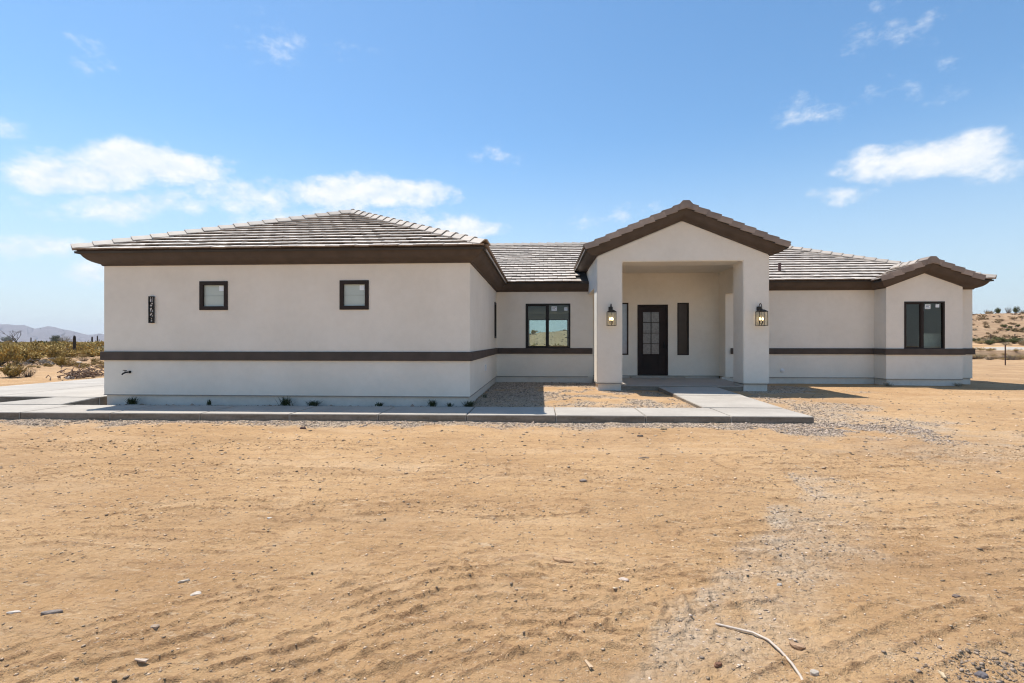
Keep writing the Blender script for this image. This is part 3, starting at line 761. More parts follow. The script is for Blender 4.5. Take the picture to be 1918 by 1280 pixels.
# ------------------------------------------------------------------ roof: decks, tiles, caps
TE = R(2.05)                     # top of the tiles at the eaves
PI_T = .4167
tile_meshes = {}
all_tiles = []                   # (size key, world matrix, mesh or polygon, roof)
TW, TX, TL = .315, .345, .395
def clip(poly, a, b_):
    """keeps the part of poly left of a->b"""
    out = []; n = len(poly)
    def side(p): return (b_[0] - a[0]) * (p[1] - a[1]) - (b_[1] - a[1]) * (p[0] - a[0])
    for i in range(n):
        p, q = poly[i], poly[(i + 1) % n]; sp, sq = side(p), side(q)
        if sp >= 0: out.append(p)
        if (sp >= 0) != (sq >= 0):
            t = sp / (sp - sq); out.append((p[0] + (q[0] - p[0]) * t, p[1] + (q[1] - p[1]) * t))
    return out
def tile_mesh(poly, u0, v0, zt=lambda v: .074 - .052 * v / TL):
    """a flat concrete tile; poly in slope coordinates; thickness and tilt in the normal's direction"""
    n = len(poly); mb = MB()
    top = [(p[0] - u0, p[1] - v0, zt(p[1] - v0)) for p in poly]; bot = [(x, y, z - .030) for x, y, z in top]
    mb.add(bot + top, [tuple(range(n))[::-1], tuple(range(n, 2 * n))] + [(i, (i + 1) % n, n + (i + 1) % n, n + i) for i in range(n)])
    mb.m = [1, 0] + [1] * n
    return mb
FULL = tile_mesh([(.004, 0), (TW - .004, 0), (TW - .004, TL), (.004, TL)], 0, 0)
full_me = FULL.mesh('roof_tile', [tile_m, butt_m], fix=False)

def slope(p0, adir, ndir, pitch, poly_plan, skip=None, tiles=True, name='roof', decks=None):
    """p0: left end of the eave seen from outside, at the tiles' height; adir along the eave, ndir inward; poly_plan in (along, inward)"""
    p0 = Vector(p0); a = Vector((adir[0], adir[1], 0)); nn = Vector((ndir[0], ndir[1], 0)); k = math.sqrt(1 + pitch * pitch)
    V_ = (nn + Vector((0, 0, pitch))) / k; W_ = a.cross(V_).normalized()
    M = Matrix(((a.x, V_.x, W_.x, p0.x), (a.y, V_.y, W_.y, p0.y), (a.z, V_.z, W_.z, p0.z - .066), (0, 0, 0, 1)))
    poly = [(p[0], p[1] * k) for p in poly_plan]
    mb = MB()
    for dp in (decks or [poly_plan]):
        n = len(dp)
        top = [tuple(M @ Vector((p[0], p[1] * k, -.004))) for p in dp]; bot = [tuple(M @ Vector((p[0], p[1] * k, -.05))) for p in dp]
        mb.add(bot + top, [tuple(range(n))[::-1], tuple(range(n, 2 * n))] + [(i, (i + 1) % n, n + (i + 1) % n, n + i) for i in range(n)])
    n = len(poly)
    roof = mb.build(name, felt, house)
    if not tiles: return roof, M
    vmax = max(p[1] for p in poly); umin = min(p[0] for p in poly); umax = max(p[0] for p in poly)
    row = 0; rr = random.Random(int(abs(p0.x * 100 + p0.y * 31)))
    while row * TX < vmax - .05:
        v0 = row * TX - .03; off = (row % 2) * TW / 2
        i = math.floor((umin - off) / TW) - 1
        while i * TW + off < umax:
            u0 = i * TW + off; i += 1
            jv = rr.uniform(-.006, .006)
            q = [(u0 + .004, v0), (u0 + TW - .004, v0), (u0 + TW - .004, v0 + TL), (u0 + .004, v0 + TL)]
            c = M @ Vector((u0 + TW / 2, v0 + TX / 2, .06))
            if skip and skip(c): continue
            full = True; pc = q
            ext = [(poly[m][0], poly[m][1] - (.04 if poly[m][1] == 0 else 0)) for m in range(n)]
            for m in range(n):
                pc = clip(pc, ext[m], ext[(m + 1) % n])
                if len(pc) < 3: break
            if len(pc) < 3: continue
            ar = abs(sum(pc[m][0] * pc[(m + 1) % len(pc)][1] - pc[(m + 1) % len(pc)][0] * pc[m][1] for m in range(len(pc)))) / 2
            if ar < .006: continue
            full = ar > TW * TL * .96
            mw = M @ Matrix.Translation((u0 + (0 if full else 0), v0 + jv, rr.uniform(-.003, .003))) @ Matrix.Rotation(rr.uniform(-.006, .006), 4, 'Z') @ Matrix.Rotation(rr.uniform(-.022, .022), 4, 'Y')
            all_tiles.append([roof, mw, None if full else (pc, u0, v0), c, row])
        row += 1
    return roof, M

GEX0, GEX1, GEY = XGL - .37, XGR + .37, YG - .37
GW = (GEX1 - GEX0) / 2
MEY = YR - .37; MEX1 = XE + .37; MR = 5.40
EEX0, EEX1, EEY, EEZ = PX[0] - .37, PX[3] + .37, YP - .37, R(2.67); EW = (EEX1 - EEX0) / 2; EXM = (EEX0 + EEX1) / 2
BEX0, BEX1, BEY, BEZ = XBL - .37, XBR + .37, YB - .34, R(1.99); BW = (BEX1 - BEX0) / 2; BXM = (BEX0 + BEX1) / 2; BP = .38
def under_main(c):
    ze = EEZ + PI_T * (EW - abs(c.x - EXM)); zb = BEZ + BP * (BW - abs(c.x - BXM))
    if abs(c.x - EXM) < EW - .06 and c.z < ze - .02 and c.y > EEY: return True
    if PX[0] < c.x < PX[3] and c.y < YR + 1.3: return True
    if abs(c.x - BXM) < BW - .05 and c.z < zb - .03: return True
    zg = TE + PI_T * (GEX1 - c.x)
    return c.x < GEX1 - .12 and c.z < zg - .05 and c.x > GEX0 + GW
garage_roof, _ = slope((GEX0, GEY, TE), (1, 0), (0, 1), PI_T, [(0, 0), (2 * GW, 0), (GW, GW)])
vy = MEY - GEY
slope((GEX1, GEY, TE), (0, 1), (-1, 0), PI_T, [(0, 0), (vy, 0), (vy + GW, GW), (GW, GW)])
slope((GEX0, 24.0, TE), (0, -1), (1, 0), PI_T, [(0, 0), (24.0 - GEY, 0), (24.0 - GEY - GW, GW), (0, GW)])
main_roof, _ = slope((GEX1, MEY, TE), (1, 0), (0, 1), PI_T, [(0, 0), (MEX1 - GEX1, 0), (MEX1 - GEX1 - MR, MR), (-MR, MR)], skip=under_main,
                     decks=[[(0, 0), (PX[0] - GEX1, 0), (PX[0] - GEX1, 1.6), (-1.6, 1.6)], [(PX[3] - GEX1, 0), (MEX1 - GEX1, 0), (MEX1 - GEX1 - 1.6, 1.6), (PX[3] - GEX1, 1.6)],
                            [(-1.6, 1.6), (MEX1 - GEX1 - 1.6, 1.6), (MEX1 - GEX1 - MR, MR), (-MR, MR)]])
slope((MEX1, MEY, TE), (0, 1), (-1, 0), PI_T, [(0, 0), (2 * MR, 0), (MR, MR)])
slope((MEX1, MEY + 2 * MR, TE), (-1, 0), (0, -1), PI_T, [(0, 0), (MEX1 - GEX0, 0), (MEX1 - GEX0 - 1, MR), (MR, MR)], tiles=False)
vE = (EEZ - TE) / PI_T                # where the entry roof's eave runs into the main slope
yv = MEY + vE
slope((EEX0, yv + EW, EEZ), (0, -1), (1, 0), PI_T, [(EW, 0), (yv + EW - EEY, 0), (yv + EW - EEY, EW), (0, EW)])
slope((EEX1, EEY, EEZ), (0, 1), (-1, 0), PI_T, [(0, 0), (yv - EEY, 0), (yv - EEY + EW, EW), (0, EW)])
yb_ = MEY + (BEZ - TE) / PI_T; kb = BP / PI_T
slope((BEX0, yb_ + BW * kb, BEZ), (0, -1), (1, 0), BP, [(BW * kb, 0), (yb_ + BW * kb - BEY, 0), (yb_ + BW * kb - BEY, BW), (0, BW)])
slope((BEX1, BEY, BEZ), (0, 1), (-1, 0), BP, [(0, 0), (yb_ - BEY, 0), (yb_ - BEY + BW * kb, BW), (0, BW)])

def tile_rank(t):
    roof, mw, cut, c, row = t
    if roof is garage_roof: return 0 if cut is None else .5
    if roof is main_roof and c.x < 1.25 and c.y < 22.2 and c.x > GEX1 - .4 - (c.y - MEY) * .25: return 1 + c.y * .01
    if roof is main_roof and c.x > PX[3]: return 2 + c.y * .01
    return 9
all_tiles.sort(key=tile_rank)
for (roof, mw, cut, c, row) in all_tiles[:299]:
    if cut is None: me = full_me
    else: me = tile_mesh(cut[0], cut[1], cut[2]).mesh('roof_tile', [tile_m, butt_m], fix=False)
    o = bpy.data.objects.new('roof_tile', me); COL.objects.link(o); o.parent = roof
    o.matrix_local = mw
rest = {}
for (roof, mw, cut, c, row) in all_tiles[299:]: rest.setdefault(roof.name, []).append((roof, mw, cut))
for nm, lst in rest.items():
    mb = MB()
    for (roof, mw, cut) in lst:
        src = FULL if cut is None else tile_mesh(cut[0], cut[1], cut[2])
        mb.add([tuple(mw @ Vector(p)) for p in src.v], src.f); mb.m[-len(src.m):] = src.m
    o = mb.build('roof_tiles', [tile_stuff_m, butt_m], lst[0][0], fix=False); o.location = (0, 0, 0); o['kind'] = 'stuff'

def cap_chain(a, b_, q, drop, roof, name='hip_cap', expo=.37, start=0.0):
    """angled cap tiles laid from a (low end) to b; q is the level direction across"""
    a = Vector(a); b_ = Vector(b_); h = (b_ - a); Ln = h.length; h.normalize(); q = Vector(q).normalized(); w = q.cross(h).normalized()
    if w.z < 0: w = -w
    mb = MB(); Lc = .44; ww = .150; tk = .022
    sect = [(-ww, -ww * drop - .005), (-.035, .035), (.035, .035), (ww, -ww * drop - .005)]
    for (v, lift) in ((0, .055), (Lc, .020)):
        mb.v += [(s_[0], v, s_[1] + lift) for s_ in sect] + [(s_[0] * (1 if abs(s_[0]) > .1 else .7), v, s_[1] + lift - tk) for s_ in sect]
    mb.f = [(0, 1, 9, 8), (1, 2, 10, 9), (2, 3, 11, 10), (4, 12, 13, 5), (5, 13, 14, 6), (6, 14, 15, 7), (0, 4, 5, 1), (1, 5, 6, 2), (2, 6, 7, 3),
            (8, 9, 13, 12), (9, 10, 14, 13), (10, 11, 15, 14), (0, 8, 12, 4), (3, 7, 15, 11)]
    mb.m = [0] * len(mb.f)
    me = mb.mesh(name, cap_m)
    n = int((Ln - start) / expo)
    for i in range(n):
        p = a + h * (start + i * expo + rnd.uniform(-.012, .012))
        M = Matrix(((q.x, h.x, w.x, p.x), (q.y, h.y, w.y, p.y), (q.z, h.z, w.z, p.z + .0), (0, 0, 0, 1))) @ Matrix.Rotation(rnd.uniform(-.02, .02), 4, 'Z')
        o = bpy.data.objects.new(name, me); COL.objects.link(o); o.parent = roof; o.matrix_local = M
gap_ = Vector((GEX0 + GW, GEY + GW, TE + PI_T * GW))
cap_chain((GEX0 - .02, GEY - .02, TE), gap_, (1, -1, 0), PI_T / 1.414 + .12, garage_roof)
cap_chain((GEX1 + .02, GEY - .02, TE), gap_, (1, 1, 0), PI_T / 1.414 + .12, garage_roof)
cap_chain(gap_, (gap_.x, MEY + GW, gap_.z), (1, 0, 0), PI_T + .1, garage_roof, 'ridge_cap')
ma = Vector((MEX1 - MR, MEY + MR, TE + PI_T * MR))
cap_chain((MEX1 + .02, MEY - .02, TE), ma, (1, 1, 0), PI_T / 1.414 + .12, main_roof)
cap_chain((GEX1 - 3.4, ma.y, ma.z), ma, (0, 1, 0), PI_T + .1, main_roof, 'ridge_cap')
cap_chain((EXM, EEY + .16, EEZ + PI_T * EW), (EXM, yv + EW, EEZ + PI_T * EW), (1, 0, 0), PI_T + .1, main_roof, 'ridge_cap')
cap_chain((BXM, BEY + .16, BEZ + BP * BW), (BXM, yb_ + BW, BEZ + BP * BW), (1, 0, 0), BP + .1, main_roof, 'ridge_cap')

def rake_tiles(x_eave, sgn, yf, z, pitch, run, roof):
    """L shaped end tiles stepping up one rake; sgn +1 climbs towards +x"""
    k = math.sqrt(1 + pitch * pitch); n = int(round(run * k / .345)); ex = run * k / n
    mb = MB(); Lr = ex + .06
    # local: s along the rake upward, y outward(front is negative), w normal
    mb.box(0, Lr, 0, .20, .0, .026); mb.box(0, Lr, -.028, -.001, -.135, .027)
    # tilt: lower end stands proud
    mb.v = [(x, y, zz + .045 * (1 - x / Lr)) for x, y, zz in mb.v]
    me = mb.mesh('rake_tile', rake_m, bevel=.006)
    if sgn < 0:
        for v in me.vertices: v.co.x = -v.co.x
        me.flip_normals()
    s_ = Vector((sgn, 0, pitch)).normalized(); w = Vector((-sgn * pitch, 0, 1)).normalized()
    for i in range(n):
        p = Vector((x_eave, yf, z)) + s_ * (i * ex - .02) + w * .005
        ax = s_ if sgn > 0 else -s_
        M = Matrix(((ax.x, 0, w.x, p.x), (ax.y, 1, w.y, p.y), (ax.z, 0, w.z, p.z), (0, 0, 0, 1))) @ Matrix.Rotation(rnd.uniform(-.012, .012), 4, 'Y') @ Matrix.Translation((0, rnd.uniform(-.008, .004), 0))
        o = bpy.data.objects.new('rake_tile', me); COL.objects.link(o); o.parent = roof; o.matrix_local = M
rake_tiles(EEX0, 1, EEY, EEZ, PI_T, EW, main_roof); rake_tiles(EEX1, -1, EEY, EEZ, PI_T, EW, main_roof)
rake_tiles(BEX0, 1, BEY, BEZ, BP, BW, main_roof); rake_tiles(BEX1, -1, BEY, BEZ, BP, BW, main_roof)
for (xm, yf, zz, pt) in ((EXM, EEY, EEZ + PI_T * EW, PI_T), (BXM, BEY, BEZ + BP * BW, BP)):     # the piece that closes each gable's point
    mb = MB(); a = .19; y0, y1 = yf - .045, yf + .38
    o8 = [(-a, -a * pt - .10), (0, -.105), (a, -a * pt - .10), (a, .045 - a * pt * .9), (.09, .085), (-.09, .085), (-a, .045 - a * pt * .9)]
    n = len(o8)
    mb.v = [(xm + p[0], y0, zz + p[1]) for p in o8] + [(xm + p[0], y1, zz + p[1] - .0) for p in o8]
    mb.f = [tuple(range(n)), tuple(range(n, 2 * n))[::-1]] + [(i, (i + 1) % n, n + (i + 1) % n, n + i) for i in range(n)]; mb.m = [0] * len(mb.f)
    o = mb.build('gable_end_cap', rake_m, main_roof, bevel=.006); o.location = (0, 0, 0)
# metal drip edge along the wing's side eave and the entry's side eave
mb = MB(); mb.box(GEX1 - .012, GEX1 + .006, GEY + .25, MEY - .1, TE - .10, TE - .062); mb.build('drip_edge', steel, house)
mb = MB(); mb.box(EEX0 - .006, EEX0 + .012, EEY + .1, yv - .1, EEZ - .10, EEZ - .062); mb.build('drip_edge', steel, house)
fl = MB()                                                         # crumpled valley flashing where the roofs meet
for k in range(9):
    t = k / 8; fl.box(GEX1 - .05 + .12 * t, GEX1 + .05 + .12 * t, MEY - .10 + .1 * t, MEY + .10 + .1 * t, TE - .02 + .012 * math.sin(k * 2.1), TE + .004 + .012 * math.sin(k * 2.1))
fl.build('valley_flashing', steel, house)
pv = MB().lathe((8.25, 18.1, R(2.38)), [(.05, 0), (.05, .32), (.056, .32), (.056, .34)], 10)
pv.build('vent_pipe', simple('brown_pipe', (.10, .05, .04), rough=.5), house)

# ------------------------------------------------------------------ windows
def frame_rect(mb, x0, x1, z0, z1, y0, y1, w):
    mb.box(x0, x1, y0, y1, z0, z0 + w); mb.box(x0, x1, y0, y1, z1 - w, z1)
    mb.box(x0, x0 + w, y0 + .001, y1 - .001, z0 + w, z1 - w); mb.box(x1 - w, x1, y0 + .001, y1 - .001, z0 + w, z1 - w)
def sticker(x0, x1, z0, z1, y, win, lines=3):
    s = MB().box(x0, x1, y - .003, y, z0, z1)
    for k in range(lines):
        zz = z1 - (z1 - z0) * (k + .7) / (lines + .4); s.box(x0 + (x1 - x0) * .12, x1 - (x1 - x0) * (.12 + .2 * (k % 2)), y - .004, y - .0031, zz - .008, zz + .008, 1)
    o = s.build('sticker', [sticker_m, ink], win, fix=False); o.location = (0, 0, 0)

def fixed_window(w, y):
    x0, x1, z0, z1 = w; f = MB(); frame_rect(f, x0 - .01, x1 + .01, z0 - .01, z1 + .01, y - .022, y + .06, .085)
    win = f.build('window', darkbrown, house, bevel=.003)
    p = MB().box(x0 + .07, x1 - .07, y + .030, y + .038, z0 + .07, z1 - .07).build('pane', garage_glass, win); p.location = (0, 0, 0)
    m_ = MB().box(x0 + .075, x1 - .075, y + .026, y + .0285, (z0 + z1) / 2 - .006, (z0 + z1) / 2 + .004).build('pane_line', simple('pane_seam', (.30, .34, .31), rough=.4), win); m_.location = (0, 0, 0)
    sticker(x1 - .205, x1 - .095, z1 - .205, z1 - .09, y + .026, win, 0)
fixed_window(W_G1, YG); fixed_window(W_G2, YG)

def slider(w, y, stick, mid, fw=.055, mat=black):
    x0, x1, z0, z1 = w; f = MB(); frame_rect(f, x0, x1, z0, z1, y - .012, y + .08, fw)
    xm = x0 + (x1 - x0) * mid
    f.box(xm - .045, xm + .035, y + .001, y + .075, z0 + fw, z1 - fw)
    win = f.build('window', mat, house, bevel=.003)
    s = MB(); frame_rect(s, x0 + fw + .001, xm - .046, z0 + fw + .001, z1 - fw - .001, y + .022, y + .058, .030)
    o = s.build('sash', mat, win); o.location = (0, 0, 0)
    for (a, b_) in ((x0 + fw + .01, xm - .05), (xm + .036, x1 - fw - .001)):
        g = MB().box(a, b_, y + .042, y + .047, z0 + fw, z1 - fw).build('pane', glass, win); g.location = (0, 0, 0)
    for (px0, px1, py0, py1, ln) in stick: sticker(X_at(px0, y), X_at(px1, y), Z_at((px0 + px1) / 2, py1, y), Z_at((px0 + px1) / 2, py0, y), y + .040, win, ln)
    return win
slider(W_R, YR, [(1033, 1043, 574, 582.5, 3), (1057, 1063, 576, 582, 1)], .50)
slider(W_B, YB, [(1734, 1744.5, 570, 579, 3), (1754, 1761, 570, 576, 0)], .46, mat=darkbrown)
f = MB(); x0, x1, z0, z1 = W_BK; frame_rect(f, x0, x1, z0, z1, YE - .10, YE - .02, .05); f.box(X_at(1024.5, YE) - .05, X_at(1024.5, YE) + .02, YE - .09, YE - .03, z0 + .05, z1 - .05)
bw = f.build('window', black, house); g = MB().box(x0 + .05, x1 - .05, YE - .062, YE - .057, z0 + .05, z1 - .05).build('pane', glass, bw); g.location = (0, 0, 0)
# slim window on the garage wing's side wall
f = MB(); y0, y1, z0, z1 = W_S
for (a, b_, c, d) in ((y0, y1, z0, z0 + .06), (y0, y1, z1 - .06, z1), (y0, y0 + .06, z0 + .06, z1 - .06), (y1 - .06, y1, z0 + .06, z1 - .06)): f.box(XGR - .07, XGR + .024, a, b_, c, d)
sw = f.build('window', black, house)
g = MB().box(XGR - .03, XGR - .022, y0 + .06, y1 - .06, z0 + .06, z1 - .06).build('pane', side_glass, sw); g.location = (0, 0, 0)
# entry sidelights
for w, m_ in ((S_1, glass), (S_2, None)):
    x0, x1, z0, z1 = w; f = MB(); frame_rect(f, x0, x1, z0, z1, YD - .015, YD + .07, .045)
    sw = f.build('window', darkbrown, house, bevel=.003)
    if m_ is None:
        p = MB().box(x0 + .045, x1 - .045, YD + .02, YD + .028, z0 + .045, z1 - .045).build('pane', simple('bronze_sidelight', (.045, .030, .022), rough=.25, var=.1), sw)
    else:
        p = MB().box(x0 + .045, x1 - .045, YD + .03, YD + .036, z0 + .045, z1 - .045).build('pane', simple('pale_sidelight_glass', (.30, .33, .38), rough=.06, var=.1, spec=.7), sw)
    p.location = (0, 0, 0)

# front door
f = MB(); f.box(D_X0, D_X0 + .055, YD - .02, YD + .12, D_Z0, D_Z1); f.box(D_X1 - .055, D_X1, YD - .02, YD + .12, D_Z0, D_Z1); f.box(D_X0 + .055, D_X1 - .055, YD - .019, YD + .12, D_Z1 - .055, D_Z1)
f.box(D_X0 + .055, D_X1 - .055, YD - .018, YD + .12, D_Z0, D_Z0 + .03)
door = f.build('door', door_m, house, bevel=.004)
GX0, GX1 = X_at(1204.5, YD), X_at(1235.3, YD); GZ0, GZ1 = Z_at(1220, 664, YD), Z_at(1220, 584.5, YD)
lf = MB(); a, b_, c, d = D_X0 + .058, D_X1 - .058, D_Z0 + .033, D_Z1 - .058
lf.box(a, GX0, YD + .03, YD + .08, c, d); lf.box(GX1, b_, YD + .03, YD + .08, c, d); lf.box(GX0, GX1, YD + .03, YD + .08, c, GZ0); lf.box(GX0, GX1, YD + .03, YD + .08, GZ1, d)
o = lf.build('door_leaf', door_m, door); o.location = (0, 0, 0)
gr = MB(); gm = (GX0 + GX1) / 2; gr.box(gm - .012, gm + .012, YD + .022, YD + .05, GZ0, GZ1)
for k in range(1, 4):
    zz = GZ0 + (GZ1 - GZ0) * k / 4; gr.box(GX0, gm - .0125, YD + .023, YD + .049, zz - .011, zz + .011); gr.box(gm + .0125, GX1, YD + .023, YD + .049, zz - .011, zz + .011)
fr2 = MB(); frame_rect(fr2, GX0 - .018, GX1 + .018, GZ0 - .018, GZ1 + .018, YD + .018, YD + .0295, .024)
o = gr.build('glazing_grille', door_m, door); o.location = (0, 0, 0)
o = fr2.build('glazing_bead', door_m, door); o.location = (0, 0, 0)
for i in range(2):
    for k in range(4):
        xa, xb = (GX0, gm - .013) if i == 0 else (gm + .013, GX1); za = GZ0 + (GZ1 - GZ0) * k / 4 + .012; zb = GZ0 + (GZ1 - GZ0) * (k + 1) / 4 - .012
        o = MB().box(xa, xb, YD + .038, YD + .044, za, zb).build('pane', door_glass, door); o.location = (0, 0, 0)
pl = MB(); frame_rect(pl, GX0 - .01, GX1 + .01, D_Z0 + .16, GZ0 - .09, YD + .020, YD + .0295, .03); pl.box(GX0 + .06, GX1 - .06, YD + .024, YD + .0292, D_Z0 + .23, GZ0 - .16)
o = pl.build('door_panel', door_m, door, bevel=.003); o.location = (0, 0, 0)
hd = MB().box(b_ - .085, b_ - .045, YD - .0, YD + .029, D_Z0 + .92, D_Z0 + 1.20); hd.tube([(b_ - .065, YD - .002, D_Z0 + .95), (b_ - .065, YD - .05, D_Z0 + .97), (b_ - .065, YD - .05, D_Z0 + 1.12), (b_ - .065, YD - .002, D_Z0 + 1.14)], .010)
o = hd.build('handle', black, door); o.location = (0, 0, 0)

# small fittings on the walls
fx, fz = X_at(240, YG), Z_at(240, 697, YG)
mb = MB().lathe((fx + .05, YG - .004, fz), [(.030, 0), (.030, -.012), (.014, -.014), (.014, -.06)], 10, 'y')
mb.tube([(fx + .05, YG - .06, fz), (fx + .01, YG - .085, fz - .005), (fx - .045, YG - .10, fz - .035), (fx - .055, YG - .10, fz - .055)], [.017, .018, .016, .018], 8)
mb.tube([(fx + .0, YG - .085, fz), (fx + .0, YG - .09, fz + .04)], .007); mb.tube([(fx - .045, YG - .09, fz + .042), (fx + .045, YG - .09, fz + .04)], .008)
mb.build('hose_faucet', black, house)
oy, oz = 13.85, R(-.72)
mb = MB().box(XGR - .002, XGR + .045, oy - .055, oy + .055, oz - .085, oz + .085); mb.box(XGR + .046, XGR + .05, oy - .045, oy + .045, oz - .075, oz + .06)
mb.build('outlet_cover', white_p, house, bevel=.004)
vx, vz = X_at(1465, YR), Z_at(1465, 694, YR)
mb = MB().lathe((vx, YR - .002, vz), [(.070, 0), (.070, -.02), (.055, -.026), (.03, -.028), (.028, -.05), (.018, -.052)], 18, 'y')
mb.build('cleanout_cover', white_p, house)

MB().box(X_at(1733, YB) + .1, X_at(1765, YB) + .28, YB + .42, YB + .45, R(-1.17), R(.26)).build('added_panel', simple('added_pale_panel', (.62, .58, .50), rough=.7), house)  # added panel, stands in for the pale patch low in this pane
# house number plaque
pxl, pxr, pyt, pyb = 280.5, 291, 555.5, 605.5
x0, x1, z0, z1 = X_at(pxl, YG), X_at(pxr, YG), Z_at(286, pyb, YG), Z_at(286, pyt, YG)
plq = empty('house_number_sign', ((x0 + x1) / 2, YG - .03, z0), 'tall narrow dark sign with stacked number 15728 on garage wall', 'house number')
f = MB(); frame_rect(f, x0, x1, z0, z1, YG - .045, YG - .022, .022); f.build('sign_frame', black, plq)
bk = MB().box(x0 + .012, x1 - .012, YG - .020, YG - .004, z0 + .012, z1 - .012); bk.build('sign_backing', simple('pale_sign_backing', (.80, .77, .74), rough=.7, var=.02), plq)
DIG = {'1': [[(.25, .82), (.6, 1), (.6, 0)]], '5': [[(.9, 1), (.15, 1), (.15, .56), (.7, .56), (.9, .4), (.9, .14), (.7, 0), (.1, 0)]], '7': [[(.08, 1), (.92, 1), (.35, 0)]],
       '2': [[(.1, .82), (.3, 1), (.7, 1), (.9, .82), (.9, .66), (.1, 0), (.95, 0)]],
       '8': [[(.3, .53), (.12, .68), (.12, .86), (.3, 1), (.7, 1), (.88, .86), (.88, .68), (.7, .53), (.3, .53), (.08, .36), (.08, .14), (.3, 0), (.7, 0), (.92, .14), (.92, .36), (.7, .53)]]}
cell = (z1 - z0 - .036) / 5; cw = x1 - x0 - .036
for i, ch in enumerate('15728'):
    zb = z1 - .018 - cell * (i + 1); mb = MB()
    for st in DIG[ch]:
        P = [Vector((x0 + .018 + cw * (.12 + .76 * p[0]), 0, zb + cell * (.10 + .80 * p[1]))) for p in st]
        for p, q in zip(P[:-1], P[1:]):
            d = (q - p).normalized(); nrm = Vector((d.z, 0, -d.x)) * .0052; e = d * .004
            a_, b2 = p - e, q + e
            vsx = [a_ + nrm, b2 + nrm, b2 - nrm, a_ - nrm]
            mb.add([(v.x, YG - .040, v.z) for v in vsx] + [(v.x, YG - .0205, v.z) for v in vsx], [(0, 1, 2, 3), (7, 6, 5, 4), (0, 4, 5, 1), (1, 5, 6, 2), (2, 6, 7, 3), (3, 7, 4, 0)])
    mb.build('digit', black, plq)
for i in range(1, 5):
    MB().box(x0 + .018, x1 - .018, YG - .040, YG - .0205, z1 - .018 - cell * i - .003, z1 - .018 - cell * i + .003).build('sign_bar', black, plq)

# wall lanterns
def lantern(px, label):
    x = X_at(px, YP); z = Z_at(px, 611, YP); w = .115; h = .40; yc = YP - .20
    L0 = empty('wall_lantern', (x, YP, z), label, 'wall lantern', 'lanterns on the entry pillars')
    mb = MB().box(x - .06, x + .06, YP - .025, YP - .001, z + h + .02, z + h + .15)
    mb.build('back_plate', brass, L0, bevel=.004)
    arm = MB(); pts = []
    for k in range(11):
        t = math.pi * k / 10; pts.append((x, YP - .02 - .09 + .09 * math.cos(t), z + h + .10 + .13 * math.sin(t) + .0))
    pts = [(x, YP - .02, z + h + .06)] + pts + [(x, yc, z + h + .075)]
    arm.tube(pts, .011, 8); arm.build('arm', brass, L0)
    cap = MB(); cap.lathe((x, yc, z + h), [(.018, .085), (.022, .06), (.05, .052)], 12)
    b0 = w + .012
    cap.add([(x - b0, yc - b0, z + h), (x + b0, yc - b0, z + h), (x + b0, yc + b0, z + h), (x - b0, yc + b0, z + h), (x - .045, yc - .045, z + h + .055), (x + .045, yc - .045, z + h + .055), (x + .045, yc + .045, z + h + .055), (x - .045, yc + .045, z + h + .055)],
            [(0, 3, 2, 1), (4, 5, 6, 7), (0, 1, 5, 4), (1, 2, 6, 5), (2, 3, 7, 6), (3, 0, 4, 7)])
    cap.build('lantern_roof', brass, L0)
    fr_ = MB()
    for sx in (-1, 1):
        for sy in (-1, 1): fr_.box(x + sx * w - .007, x + sx * w + .007, yc + sy * w - .007, yc + sy * w + .007, z + .012, z + h)
    for zz in (z, z + h - .012):
        fr_.box(x - w - .007, x + w + .007, yc - w - .007, yc - w + .007, zz, zz + .012); fr_.box(x - w - .007, x + w + .007, yc + w - .007, yc + w + .007, zz, zz + .012)
        fr_.box(x - w - .007, x - w + .007, yc - w + .007, yc + w - .007, zz, zz + .012); fr_.box(x + w - .007, x + w + .007, yc - w + .007, yc + w - .007, zz, zz + .012)
    fr_.box(x - .05, x + .05, yc - .05, yc + .05, z + .001, z + .010)
    fr_.build('lantern_frame', brass, L0)
    for (a, b_, c, d) in ((x - w, x + w, yc - w - .001, yc - w + .001), (x - w, x + w, yc + w - .001, yc + w + .001), (x - w - .001, x - w + .001, yc - w + .002, yc + w - .002), (x + w - .001, x + w + .001, yc - w + .002, yc + w - .002)):
        MB().box(a, b_, c, d, z + .013, z + h - .013).build('glass_panel', lglass, L0)
    cl = MB().tube([(x, yc, z + .01), (x, yc, z + .07)], .010, 8)
    cl.tube([(x, yc, z + .30), (x, yc, z + h)], .005, 6)
    for k in range(3):
        a = 2 * math.pi * k / 3 + .5; bx, by = x + .045 * math.cos(a), yc + .045 * math.sin(a)
        cl.tube([(x, yc, z + .065), (bx, by, z + .05), (bx, by, z + .075)], .006, 6); cl.tube([(bx, by, z + .075), (bx, by, z + .155)], .011, 8)
    cl.build('candle_cluster', candle_m, L0)
    for k in range(3):
        a = 2 * math.pi * k / 3 + .5; bx, by = x + .045 * math.cos(a), yc + .045 * math.sin(a)
        MB().lathe((bx, by, z + .156), [(.006, 0), (.015, .02), (.017, .035), (.010, .06), (.002, .085)], 8).build('bulb', bulb_m, L0, smooth=True)
lantern(1143.5, 'lit bronze wall lantern on the entry pillar beside the recessed window')
lantern(1421, 'lit bronze wall lantern on the entry pillar next to the long wing wall')

